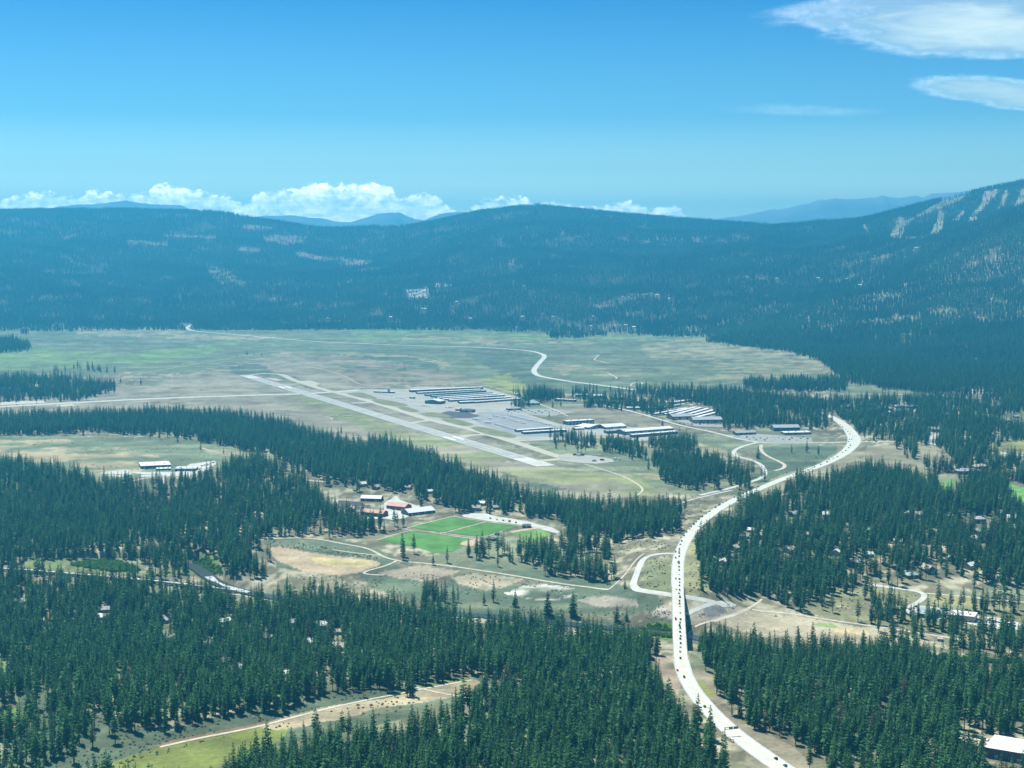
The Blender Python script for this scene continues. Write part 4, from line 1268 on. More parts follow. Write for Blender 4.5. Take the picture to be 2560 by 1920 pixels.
def scatter_object(name, pts, scl, rot, idx, coll, label=None, cat=None):
    """ONE object whose points carry the plants of a collection (geometry nodes)"""
    me = bpy.data.meshes.new(name)
    n = len(pts)
    me.vertices.add(n)
    me.vertices.foreach_set('co', np.asarray(pts, np.float32).ravel())
    for nm, typ, arr, key in (('plant_scale', 'FLOAT_VECTOR', scl, 'vector'), ('plant_rot', 'FLOAT_VECTOR', rot, 'vector'), ('plant_kind', 'INT', idx, 'value')):
        a = me.attributes.new(nm, typ, 'POINT')
        a.data.foreach_set(key, np.asarray(arr, np.int32 if typ == 'INT' else np.float32).ravel())
    me.update()
    o = bpy.data.objects.new(name, me)
    C.objects.link(o)
    ng = bpy.data.node_groups.new(name + '_scatter', 'GeometryNodeTree')
    ng.interface.new_socket('Geometry', in_out='INPUT', socket_type='NodeSocketGeometry')
    ng.interface.new_socket('Geometry', in_out='OUTPUT', socket_type='NodeSocketGeometry')
    gi, go = ng.nodes.new('NodeGroupInput'), ng.nodes.new('NodeGroupOutput')
    ci = ng.nodes.new('GeometryNodeCollectionInfo')
    ci.inputs['Collection'].default_value = coll
    ci.inputs['Separate Children'].default_value = True
    ci.inputs['Reset Children'].default_value = True
    ip = ng.nodes.new('GeometryNodeInstanceOnPoints')
    ip.inputs['Pick Instance'].default_value = True
    def attr(nm, typ):
        a = ng.nodes.new('GeometryNodeInputNamedAttribute')
        a.data_type = typ
        a.inputs['Name'].default_value = nm
        return a.outputs['Attribute']
    L = ng.links.new
    L(gi.outputs[0], ip.inputs['Points'])
    L(ci.outputs[0], ip.inputs['Instance'])
    L(attr('plant_kind', 'INT'), ip.inputs['Instance Index'])
    er = ng.nodes.new('FunctionNodeEulerToRotation')
    L(attr('plant_rot', 'FLOAT_VECTOR'), er.inputs[0])
    L(er.outputs[0], ip.inputs['Rotation'])
    L(attr('plant_scale', 'FLOAT_VECTOR'), ip.inputs['Scale'])
    L(ip.outputs[0], go.inputs[0])
    md = o.modifiers.new('scatter', 'NODES')
    md.node_group = ng
    tag(o, label, cat, kind='stuff')
    return o

# forest stands: polygon of the tree BASES in photo pixels, cover 0..1, stand name
STANDS = [
    ([(-500, 1052), (0, 1050), (200, 1045), (430, 1042), (600, 1050), (690, 1066), (790, 1093), (860, 1120), (960, 1118), (1000, 1122), (1100, 1166), (1200, 1200), (1260, 1222), (1300, 1248), (1420, 1268), (1500, 1272), (1600, 1278), (1700, 1280),
      (1712, 1300), (1690, 1340), (1640, 1372), (1560, 1362), (1500, 1345), (1440, 1335), (1400, 1312), (1350, 1300), (1160, 1284), (1100, 1255), (1000, 1242), (960, 1225), (880, 1212), (800, 1190), (740, 1166), (660, 1137), (560, 1118), (480, 1100), (400, 1086), (200, 1083), (0, 1086), (-500, 1086)], 1.0),
    ([(700, 1150), (800, 1190), (960, 1228), (960, 1240), (880, 1232), (800, 1225), (720, 1230), (700, 1180)], 0.4),
    ([(-500, 1168), (0, 1166), (60, 1166), (110, 1185), (250, 1202), (330, 1212), (400, 1205), (520, 1192), (600, 1166), (640, 1155), (700, 1178), (740, 1235), (840, 1245), (850, 1290), (800, 1310), (720, 1325), (660, 1332), (640, 1380), (660, 1425), (560, 1442), (380, 1412), (-500, 1395)], 0.88),
    ([(700, 1280), (800, 1275), (850, 1290), (900, 1310), (980, 1315), (1000, 1330), (940, 1350), (780, 1338), (640, 1348), (660, 1320)], 0.78),
    ([(-500, 1395), (380, 1412), (560, 1442), (640, 1430), (700, 1440), (760, 1460), (900, 1470), (1000, 1500), (900, 1510), (700, 1500), (560, 1500), (300, 1450), (-500, 1440)], 0.42),
    ([(-500, 1452), (0, 1450), (300, 1470), (560, 1510), (700, 1506), (900, 1515), (1050, 1545), (1150, 1560), (1300, 1582), (1400, 1592), (1500, 1602), (1640, 1640), (1650, 1690), (1640, 1700), (1460, 1720), (1330, 1690), (1250, 1700), (1130, 1690), (1010, 1742), (840, 1738), (620, 1790), (400, 1838), (300, 1822), (210, 1760), (90, 1668), (-500, 1640)], 0.97),
    ([(-500, 1640), (90, 1668), (210, 1760), (240, 1830), (200, 1900), (100, 1980), (-500, 2000)], 0.74),
    ([(210, 1760), (300, 1822), (400, 1838), (330, 1880), (200, 1905)], 0.16),
    ([(0, 2005), (120, 1990), (300, 1975), (480, 1985), (640, 1932), (700, 1892), (800, 1872), (900, 1872), (1010, 1842), (1080, 1822), (1150, 1792), (1200, 1762), (1330, 1722), (1460, 1724), (1610, 1715), (1650, 1760), (1690, 1815), (1730, 1868), (1780, 1925), (1830, 1985), (1930, 2100), (2040, 2300), (-500, 2300), (-500, 2005)], 1.0),
    ([(1735, 1602), (1790, 1612), (1900, 1642), (2000, 1655), (2080, 1645), (2200, 1650), (2300, 1656), (2400, 1688), (2560, 1700), (3100, 1700), (3100, 2300), (2290, 2300), (2170, 2080), (2080, 1945), (2030, 1900), (1985, 1862), (1925, 1832), (1850, 1795), (1805, 1765), (1795, 1700), (1765, 1672), (1738, 1640)], 0.98),
    ([(2060, 1622), (2160, 1612), (2310, 1620), (2330, 1645), (2160, 1648), (2060, 1640)], 0.45),
    ([(2120, 1548), (2200, 1540), (2340, 1560), (2560, 1590), (3100, 1600), (3100, 1690), (2420, 1650), (2380, 1608), (2290, 1585), (2150, 1562)], 0.70),
    ([(2050, 1475), (2150, 1470), (2260, 1500), (2260, 1540), (2160, 1545), (2060, 1535), (1990, 1528), (1930, 1510)], 0.52),
    ([(2330, 1505), (2560, 1520), (3100, 1540), (3100, 1600), (2560, 1545), (2440, 1530), (2340, 1518)], 0.40),
    ([(2330, 1562), (2440, 1575), (2560, 1590), (2560, 1600), (2340, 1580)], 0.6),
    ([(1990, 1202), (2060, 1216), (2120, 1188), (2170, 1182), (2250, 1192), (2330, 1212), (2400, 1200), (2560, 1190), (3100, 1190), (3100, 1500), (2560, 1476), (2480, 1452), (2350, 1440), (2220, 1455), (2120, 1470), (2050, 1500), (1960, 1512), (1900, 1480), (1850, 1492), (1790, 1486), (1762, 1440), (1742, 1390), (1754, 1358), (1800, 1326), (1850, 1296), (1866, 1264), (1890, 1264), (1905, 1272), (1950, 1250), (1985, 1226)], 0.93),
    ([(1590, 980), (1650, 977), (1760, 982), (1870, 988), (1960, 1000), (2080, 1010), (2200, 1005), (2330, 1000), (2560, 1000), (3100, 1000), (3100, 1190), (2480, 1178), (2350, 1190), (2300, 1152), (2215, 1100), (2145, 1098), (2105, 1060), (2040, 1076), (1850, 1070), (1820, 1066), (1790, 1045), (1800, 1020), (1720, 1010), (1640, 1000)], 0.72),
    ([(1395, 985), (1440, 978), (1600, 978), (1650, 990), (1640, 1000), (1480, 1000), (1400, 995)], 0.25),
    ([(1860, 960), (1960, 960), (2110, 957), (2112, 978), (1980, 977), (1862, 971)], 0.9),
    ([(1760, 856), (1800, 859), (1900, 872), (1980, 882), (2060, 906), (2080, 935), (2110, 956), (2200, 970), (2330, 984), (2560, 996), (3100, 996), (3100, 800), (2560, 800), (1900, 830)], 0.95),
    ([(-500, 945), (0, 950), (100, 948), (180, 955), (285, 970), (288, 985), (230, 992), (190, 1000), (110, 1000), (40, 1012), (-500, 1012)], 0.75),
    ([(-300, 845), (0, 848), (40, 855), (78, 868), (70, 876), (0, 884), (-300, 880)], 0.8),
    ([(30, 822), (70, 826), (75, 836), (50, 836)], 0.6),
    ([(118, 925), (180, 920), (300, 928), (290, 938), (200, 936), (120, 936)], 0.35),
    ([(1380, 1108), (1460, 1120), (1520, 1130), (1545, 1138), (1600, 1150), (1615, 1152), (1590, 1126), (1550, 1112), (1480, 1102), (1390, 1099)], 0.85),
    ([(1620, 1112), (1700, 1108), (1750, 1116), (1740, 1126), (1660, 1130)], 0.75),
    ([(1545, 1138), (1600, 1150), (1610, 1160), (1560, 1150)], 0.3),
    ([(1640, 1152), (1700, 1142), (1780, 1160), (1830, 1180), (1892, 1192), (1895, 1202), (1870, 1214), (1800, 1226), (1740, 1230), (1695, 1224), (1672, 1202), (1645, 1172)], 0.92),
    ([(1615, 1210), (1668, 1214), (1672, 1218), (1640, 1222)], 0.6),
    ([(1292, 990), (1330, 985), (1380, 990), (1420, 1002), (1340, 1008), (1300, 1004)], 0.9),
    ([(1440, 1006), (1520, 1002), (1600, 1004), (1660, 1012), (1700, 1030), (1640, 1042), (1560, 1028), (1470, 1016)], 0.66),
    ([(1190, 1016), (1254, 1014), (1254, 1033), (1200, 1034)], 0.95),
    ([(1256, 1012), (1316, 1012), (1324, 1034), (1276, 1036)], 0.75),
    ([(1320, 1016), (1400, 1016), (1400, 1030), (1330, 1030)], 0.22),
    ([(1500, 836), (1520, 838), (1440, 846), (1380, 845), (1360, 836)], 0.7),
    ([(1300, 1380), (1390, 1382), (1425, 1360), (1480, 1355), (1530, 1375), (1535, 1440), (1500, 1456), (1420, 1455), (1360, 1440), (1290, 1425), (1180, 1408), (1160, 1396), (1240, 1386)], 0.72),
    ([(960, 1388), (1060, 1385), (1160, 1392), (1180, 1412), (1080, 1408), (990, 1398)], 0.4),
    ([(760, 1452), (900, 1462), (1100, 1490), (1240, 1520), (1200, 1550), (1050, 1545), (900, 1510), (760, 1490)], 0.38),
    ([(2470, 1040), (2560, 1040), (2560, 1060), (2480, 1060)], 0.1),
]
# places kept open inside the stands (photo px polygons on the ground)
OPEN = [
    [(1700, 1495), (1720, 1495), (1735, 1640), (1702, 1650)], [(2140, 1112), (2200, 1108), (2240, 1150), (2230, 1185), (2170, 1178)], [(2290, 1118), (2340, 1118), (2390, 1150), (2370, 1172), (2340, 1180), (2300, 1150)],
    [(2460, 1112), (2600, 1100), (2700, 1110), (2700, 1134), (2500, 1138)], [(2115, 975), (2195, 974), (2205, 990), (2120, 990)],
    [(2400, 905), (2460, 905), (2460, 916), (2400, 914)], [(2500, 1040), (2560, 1030), (2700, 1030), (2700, 1075), (2520, 1070)],
    [(2342, 1196), (2400, 1200), (2388, 1250), (2350, 1245)], [(2510, 1200), (2570, 1215), (2660, 1225), (2660, 1290), (2560, 1285), (2530, 1262)],
    [(2385, 1295), (2500, 1295), (2510, 1318), (2470, 1335), (2400, 1320)], [(2316, 1405), (2345, 1405), (2345, 1440), (2310, 1440)],
    [(2380, 1828), (2450, 1830), (2560, 1858), (2700, 1880), (2700, 1990), (2480, 1960), (2470, 1890), (2390, 1855)],
    [(2380, 1790), (2450, 1800), (2440, 1810), (2385, 1802)],
    [(740, 1196), (830, 1198), (826, 1212), (744, 1208)], [(800, 1232), (990, 1235), (1060, 1262), (1100, 1285), (1040, 1300), (900, 1302), (830, 1280), (800, 1262)],
    [(655, 1345), (860, 1352), (1000, 1398), (960, 1450), (700, 1425), (655, 1375)], [(230, 1174), (545, 1148), (556, 1184), (500, 1206), (440, 1216), (300, 1216), (225, 1204)],
    [(60, 1398), (330, 1400), (420, 1425), (330, 1436), (60, 1420)], [(470, 1396), (540, 1396), (575, 1445), (610, 1490), (630, 1530), (590, 1530), (530, 1495), (500, 1460)],
    [(1390, 1300), (1420, 1318), (1410, 1335), (1300, 1318), (1150, 1300), (1150, 1282)],
    [(1530, 1380), (1560, 1352), (1690, 1345), (1690, 1490), (1590, 1482), (1540, 1470)],
    [(1640, 1560), (1700, 1560), (1700, 1650), (1655, 1640), (1640, 1600)], [(1632, 1640), (1700, 1640), (1720, 1740), (1668, 1690)],
    [(-20, 1645), (28, 1655), (20, 1700), (-20, 1700)], [(-60, 1780), (60, 1765), (60, 1800), (10, 1820), (-60, 1820)],
    [(1785, 1848), (1830, 1848), (1885, 1935), (1830, 1940)],
    [(1420, 1185), (1560, 1190), (1650, 1215), (1640, 1240), (1480, 1236)],
    [(1800, 1195), (1850, 1200), (1800, 1220), (1740, 1226), (1750, 1216)],
    [(2440, 1640), (2560, 1655), (2600, 1680), (2460, 1672)],
]

def clear_mask(x, y, margin=6.0):
    ok = np.ones(x.shape, bool)
    for P, r in RIBBONS:
        d, _ = dist_to(P, x, y, r + 5)
        ok &= d > r
    for P in SHEETS:
        ok &= ~inside(P, x, y)
    for cx, cy, r in FOOT:
        ok &= (x - cx) ** 2 + (y - cy) ** 2 > r * r
    return ok

def jitter_grid(x0, x1, y0, y1, s):
    gx, gy = np.meshgrid(np.arange(x0, x1, s), np.arange(y0, y1, s))
    gx = gx + RNG.uniform(-0.48, 0.48, gx.shape) * s
    gy = gy + RNG.uniform(-0.48, 0.48, gy.shape) * s
    return gx.ravel(), gy.ravel()

def stand_trees():
    X, Y = [], []
    for y0, y1, s in ((900, 1500, 8.0), (1500, 2700, 8.4), (2700, 4300, 9.4), (4300, 7100, 11.0)):
        w = y1 * 0.44
        gx, gy = jitter_grid(-w, w, y0, y1, s)
        m = abs(gx) < gy * 0.43
        X.append(gx[m]); Y.append(gy[m])
    X, Y = np.concatenate(X), np.concatenate(Y)
    Z = H(X, Y)
    px, py = to_px(X, Y, Z)
    # ragged stand edges: the test point wanders with a smooth noise
    wob = 5200.0 / Y
    tx = px + (fbm(X / 45, Y / 45, 2, 201) - 0.5) * 26 * wob
    ty = py + (fbm(X / 45, Y / 45, 2, 221) - 0.5) * 9 * wob
    cover = np.zeros(X.shape)
    fx = px + (fbm(X / 60, Y / 60, 2, 202) - 0.5) * 70 * wob
    fy = py + (fbm(X / 60, Y / 60, 2, 222) - 0.5) * 24 * wob
    feather = np.zeros(X.shape)
    for poly, c in STANDS:
        a = np.array(poly)
        w = (tx > a[:, 0].min() - 2) & (tx < a[:, 0].max() + 2) & (ty > a[:, 1].min() - 2) & (ty < a[:, 1].max() + 2)
        k = np.nonzero(w)[0]
        if len(k):
            cover[k] = np.maximum(cover[k], inside(poly, tx[k], ty[k]) * c)
        if c > 0.6:
            feather = np.maximum(feather, inside(poly, fx, fy) * 0.10)
    for poly in OPEN:
        cover[inside(poly, px, py)] = 0
    gap = fbm(X / 38.0, Y / 38.0, 3, 240)
    thr = 0.60 - 0.24 * cover        # small natural glades, fewer in dense stands
    p = cover * np.clip((gap - (0.70 - 0.41 * cover)) / 0.08, 0, 1) ** 0.8
    for poly in OPEN:
        feather[inside(poly, px, py)] = 0
    p = np.maximum(p, feather)
    keep = RNG.random(X.shape) < np.minimum(p, 0.97)
    X, Y, Z, px, py = X[keep], Y[keep], Z[keep], px[keep], py[keep]
    ok = clear_mask(X, Y)
    return X[ok], Y[ok], Z[ok], px[ok], py[ok]

def hill_trees():
    X, Y = [], []
    for y0, y1, s in ((4600, 7600, 11.5), (7600, 9600, 12.5), (9600, 12200, 14.0)):
        w = y1 * 0.44
        gx, gy = jitter_grid(-w, w, y0, y1, s)
        m = abs(gx) < gy * 0.42
        X.append(gx[m]); Y.append(gy[m])
    X, Y = np.concatenate(X), np.concatenate(Y)
    pxx = CX + F_PX * X / Y
    foot = np.interp(pxx, HK, _hd[:, 0])
    top = np.interp(pxx, HK, _hd[:, 4])
    edge = (fbm(X / 160, Y / 160, 3, 260) - 0.5) * 260
    m = (Y > foot + edge - 40) & (Y < top + 240)
    X, Y, foot, edge = X[m], Y[m], foot[m], edge[m]
    Z = H(X, Y)
    px, py = to_px(X, Y, Z)
    dens = np.full(X.shape, 0.93)
    g = fbm(X / 120, Y / 90, 4, 280)
    dens *= np.clip((g - 0.31) / 0.10, 0.10, 1)
    for poly in CLEAR_HILL:
        ins = inside(poly, px + (fbm(X / 60, Y / 60, 2, 290) - 0.5) * 8, py + (fbm(X / 60, Y / 60, 2, 291) - 0.5) * 5)
        dens[ins] *= 0.07 if poly[0][0] > 2150 else 0.16
        dens[inside(poly, px, py - 6) & ~ins] *= 0.25
    for poly in OPEN:
        dens[inside(poly, px, py)] = 0
    # the low foot of the hills thins out into the meadows
    dens *= np.clip(((Y - foot - edge + 60) / 260), 0.18, 1)
    for hx, hy, _r in HILL_HOMES:
        dens[(abs(X - hx) < 13) & (Y < hy + 8) & (Y > hy - 85)] = 0
    keep = RNG.random(X.shape) < dens
    X, Y, Z, px, py = X[keep], Y[keep], Z[keep], px[keep], py[keep]
    ok = clear_mask(X, Y)
    return X[ok], Y[ok], Z[ok]

def attrs(n, smin, smax, kinds, flat=0.12):
    s = RNG.triangular(smin, (smin + smax) * 0.52, smax, n)
    wv = s * RNG.uniform(1 - flat, 1 + flat, n)
    scl = np.stack([wv, wv, s], 1)
    rot = np.stack([RNG.normal(0, 0.02, n), RNG.normal(0, 0.02, n), RNG.uniform(0, 6.283, n)], 1)
    return scl, rot, RNG.integers(0, kinds, n)

def make_pine(loc, kind, s, rz, label, group=None, name='pine_tree', data=None):
    cm, tm = data or TREE[kind]
    r = tag(empty(name, (0, 0, 0)), label, 'tree', group)
    r.location = loc; r.rotation_euler = (0, 0, rz); r.scale = (s * random.uniform(0.92, 1.08),) * 2 + (s,)
    for nm, me in (('crown', cm), ('trunk', tm)):
        o = bpy.data.objects.new(nm, me)
        C.objects.link(o)
        o.parent = r
    return r

# single pines one can point to: photo x, row of the base, height in m, label
LONE = [
    (352, 963, 25, 'lone tall pine in the dry field left of the runway, farther from the forest clump'),
    (302, 957, 20, 'lone slender pine in the dry field just beyond the end of the forest clump'),
    (1012, 926, 19, 'single dark pine alone in the sage meadow beyond the airport hangars'),
    (617, 888, 20, 'tallest pine of the short row on the bank beyond the far runway end'),
    (635, 889, 13, 'small pine right of the tallest in the row on the far bank'),
    (654, 889, 12, 'small pine at the right end of the row on the far bank'),
    (592, 894, 14, 'pine left of the tallest in the row on the far bank'),
    (449, 915, 9, 'short lone tree midway along the bank that borders the airfield'),
    (1433, 1540, 30, 'broad dark pine standing alone beside the boulder-strewn basin'),
    (1370, 1540, 31, 'tall pine at the forest edge just left of the broad lone pine'),
    (1234, 1505, 29, 'dark pine rising over the forest edge below the middle tan basin'),
    (1210, 1512, 17, 'short pine left of the dark pine below the middle basin'),
    (1288, 1517, 21, 'bushy pine right of the dark pine below the middle basin'),
    (1542, 1552, 20, 'wide pine by the dirt track left of the highway bridge'),
    (1567, 1552, 13, 'small pine right of the wide pine near the bridge'),
    (2031, 1628, 33, 'big lone dark conifer at the lower edge of the tan field right of the bridge'),
    (2042, 1500, 31, 'tall pine near the residential street, leftmost of the open group'),
    (1895, 1146, 24, 'bushy pine inside the road loop near the junction'),
    (1979, 1133, 20, 'left one of three pines in the meadow between the road loop and the highway'),
    (2017, 1131, 25, 'middle and tallest of three pines in the meadow beside the highway curve'),
    (2046, 1137, 20, 'right one of three pines in the meadow beside the highway curve'),
    (1032, 1148, 0, ''),
    (853, 1083, 19, 'solitary pine standing above the forest edge beside the runway grass'),
    (502, 1127, 22, 'dark dense clump-like pine alone at the right end of the sage field'),
    (559, 1134, 12, 'small pine by the dirt yard at the right end of the sage field'),
    (444, 1106, 17, 'young pine just below the forest band over the sage field'),
    (1054, 1266, 27, 'tall pine beside the yard of the red-walled buildings'),
    (1118, 1407, 25, 'pine beside the dirt track below the lower sports field'),
    (1083, 1412, 17, 'small dark pine right on the dirt track below the lower sports field'),
    (1008, 1400, 28, 'tall pine at the corner of the lower sports field, nearest the track fork'),
    (1562, 1472, 14, 'small dark pine at the bend of the exit ramp'),
    (1657, 1155, 0, ''),
    (1808, 1066, 0, ''),
    (1656, 1063, 14, 'small round tree alone in the grass beside the airport road'),
    (1540, 1002, 0, ''),
    (1373, 1043, 12, 'small dark tree in the dry lot right of the tie-down apron'),
    (2496, 1116, 24, 'round bushy tree in the pale meadow at the right edge'),
    (1989, 1862, 20, 'pine with a bare lower trunk at the forest edge nearest the road sign'),
    (2025, 1884, 30, 'big pine at the corner of the right forest, close to the highway'),
    (1775, 1850, 31, 'tall pine overlapping the left side of the highway near the road sign'),
    (1745, 1822, 32, 'tall pine on the left of the highway, just above the one overlapping it'),
    (288, 1858, 27, 'leaning pine with a bare trunk in the grass strip at bottom left'),
    (232, 1868, 31, 'tall pine in the open grass left of the leaning one'),
]
LONE = [q for q in LONE if q[2] > 0]

def plant_all():
    # singles
    nlone = 0
    lx, ly = [], []
    for px, row, h, label in LONE:
        g = G(px, row)
        lx.append(g[0]); ly.append(g[1])
        wide = any(w in label for w in ('broad', 'bushy', 'wide', 'round'))
        k = 3 if wide else [0, 1, 4, 0][nlone % 4]
        if 'bare' in label: k = 5
        o = make_pine((g[0], g[1], g[2] - 0.2), k, h / SHAPES[k][0], random.random() * 6.28, label)
        f = 1.6 if wide else 1.25
        o.scale = (o.scale[0] * f, o.scale[1] * f, o.scale[2])
        nlone += 1
    lx, ly = np.array(lx), np.array(ly)
    X, Y, Z, px, py = stand_trees()
    d = np.full(X.shape, 1e9)
    for a, b in zip(lx, ly):
        d = np.minimum(d, np.hypot(X - a, Y - b))
    k = d > 7.0
    X, Y, Z, px, py = X[k], Y[k], Z[k], px[k], py[k]
    scl, rot, idx = attrs(len(X), 0.58, 1.36, len(SHAPES))
    # the nearest in view become things of their own
    tall = scl[:, 2] * 27
    tx, ty = to_px(X, Y, Z + tall)
    vis = (px > 0) & (px < 2560) & (ty < 1905) & (ty > 0)
    # trees hidden behind nearer ones do not count: keep those whose upper part rises clear
    order = np.argsort(np.where(vis, -(tall / Y), 1e9))
    pick = order[:300 - nlone]
    STAND_NAME = [
        (lambda a, b: a > 1730, 'tall pine in the dense stand right of the highway at the bottom', 'pines right of the highway'),
        (lambda a, b: a < 640, 'pine at the lower left, in and around the pale green grass strip', 'pines at the lower left'),
        (lambda a, b: b > 1700, 'tall pine in the dense stand filling the bottom centre, left of the highway', 'pines at the bottom centre'),
        (lambda a, b: True, 'pine in the wide forest between the grass strip and the river', 'pines above the grass strip'),
    ]
    for i in pick:
        for test, lab, grp in STAND_NAME:
            if test(px[i], py[i]):
                break
        o = make_pine((X[i], Y[i], Z[i] - 0.2), int(idx[i]), float(scl[i, 2]), float(rot[i, 2]), lab, grp)
    rest = np.ones(len(X), bool); rest[pick] = False
    print('valley trees', len(X), 'singles', nlone)
    P = np.stack([X, Y, Z - 0.2], 1)[rest]
    scatter_object('pine_forest', P, scl[rest], rot[rest], idx[rest], proto)
    hx, hy, hz = hill_trees()
    print('hill trees', len(hx))
    scl, rot, idx = attrs(len(hx), 0.60, 1.15, 5)
    scl[:, :2] *= np.where(hy > 8500, 1.2, 1.08)[:, None]
    scatter_object('hillside_forest', np.stack([hx, hy, hz - 0.3], 1), scl, rot, idx, far_proto)
    # sagebrush and young growth in the open ground
    sx, sy = [], []
    for poly, s, cov in SHRUBS:
        W = world_poly(poly)
        gx, gy = jitter_grid(W[:, 0].min(), W[:, 0].max(), W[:, 1].min(), W[:, 1].max(), s)
        m = inside(W, gx, gy)
        gx, gy = gx[m], gy[m]
        m = (fbm(gx / 30, gy / 30, 3, 330) > 1 - cov - 0.12) & (RNG.random(gx.shape) < 0.6)
        gx, gy = gx[m], gy[m]
        m = clear_mask(gx, gy)
        sx.append(gx[m]); sy.append(gy[m])
    sx, sy = np.concatenate(sx), np.concatenate(sy)
    scl, rot, idx = attrs(len(sx), 0.3, 1.0, 3, 0.3)
    scatter_object('shrubs', np.stack([sx, sy, H(sx, sy) - 0.1], 1), scl, rot, idx, shrub_proto)
    wx, wy = [], []
    for poly in WILLOWS:
        W = world_poly(poly)
        gx, gy = jitter_grid(W[:, 0].min(), W[:, 0].max(), W[:, 1].min(), W[:, 1].max(), 4.2)
        m = inside(W, gx, gy)
        wx.append(gx[m]); wy.append(gy[m])
    wx, wy = np.concatenate(wx), np.concatenate(wy)
    dd, _ = dist_to(RIV_W, wx, wy, 30)
    wx, wy = wx[dd > 11], wy[dd > 11]
    scl, rot, idx = attrs(len(wx), 0.6, 1.2, 2, 0.2)
    scatter_object('willow_thicket', np.stack([wx, wy, H(wx, wy) - 0.2], 1), scl, rot, idx, willow_proto)

SHRUBS = [
    ([(1610, 1392), (1688, 1390), (1690, 1488), (1606, 1476)], 6.0, 0.5), ([(1704, 1370), (1745, 1350), (1790, 1485), (1712, 1490)], 6.5, 0.45),
    ([(1060, 1520), (1690, 1500), (1690, 1565), (1400, 1555)], 6.0, 0.42), ([(700, 1440), (1240, 1430), (1520, 1480), (1300, 1530), (900, 1470)], 7.0, 0.35),
    ([(640, 1345), (960, 1385), (940, 1400), (650, 1362)], 5.0, 0.5), ([(0, 1700), (420, 1830), (860, 1720), (1180, 1690), (1000, 1780), (640, 1830), (200, 1940)], 6.0, 0.42),
    ([(0, 1085), (500, 1100), (620, 1140), (330, 1200), (0, 1165)], 13.0, 0.25), ([(1450, 1250), (1700, 1290), (1680, 1380), (1620, 1380), (1560, 1400), (1520, 1460)], 8.0, 0.35),
    ([(1700, 1240), (1900, 1180), (2100, 1125), (2110, 1145), (1950, 1215), (1760, 1320), (1700, 1300)], 10.0, 0.35), ([(1640, 1060), (1880, 1115), (1840, 1135), (1700, 1105)], 14, 0.3),
    ([(2060, 1475), (2320, 1490), (2560, 1510), (2700, 1600), (2340, 1590), (2060, 1540)], 9.0, 0.4), ([(1790, 1515), (1990, 1535), (1860, 1560), (1800, 1556)], 9.0, 0.25),
    ([(100, 850), (420, 850), (420, 890), (140, 905)], 40.0, 0.3), ([(640, 865), (820, 865), (800, 885), (640, 880)], 32.0, 0.35),
    ([(1030, 815), (1330, 830), (1320, 838), (1050, 828)], 32.0, 0.5), ([(1380, 975), (1580, 985), (1580, 990), (1380, 985)], 12.0, 0.5), ([(1190, 930), (1290, 955), (1280, 960), (1200, 940)], 22.0, 0.3),
]
WILLOWS = [[(1585, 1572), (1640, 1560), (1692, 1572), (1694, 1596), (1650, 1592), (1600, 1586)], [(2300, 1636), (2420, 1640), (2560, 1650), (2560, 1658), (2420, 1654), (2300, 1648)],
           [(478, 1395), (520, 1392), (548, 1420), (560, 1440), (535, 1436)], [(170, 1412), (260, 1400), (330, 1412), (350, 1428), (280, 1430)], [(2195, 1646), (2290, 1640), (2280, 1652), (2200, 1656)]]

# ------------------------------------------------------------------ buildings
FOOT = []          # (x, y, radius) kept free of trees
HILL_HOMES = []

def frame_of(a, b):
    """base line between two photo pixels -> world start, unit direction along, away direction, length, ground height"""
    P, Q = G(*a), G(*b)
    d = Q[:2] - P[:2]
    L = float(np.linalg.norm(d)); d = d / L
    n = np.array([-d[1], d[0]])
    if n[1] < 0: n = -n
    return P, d, n, L

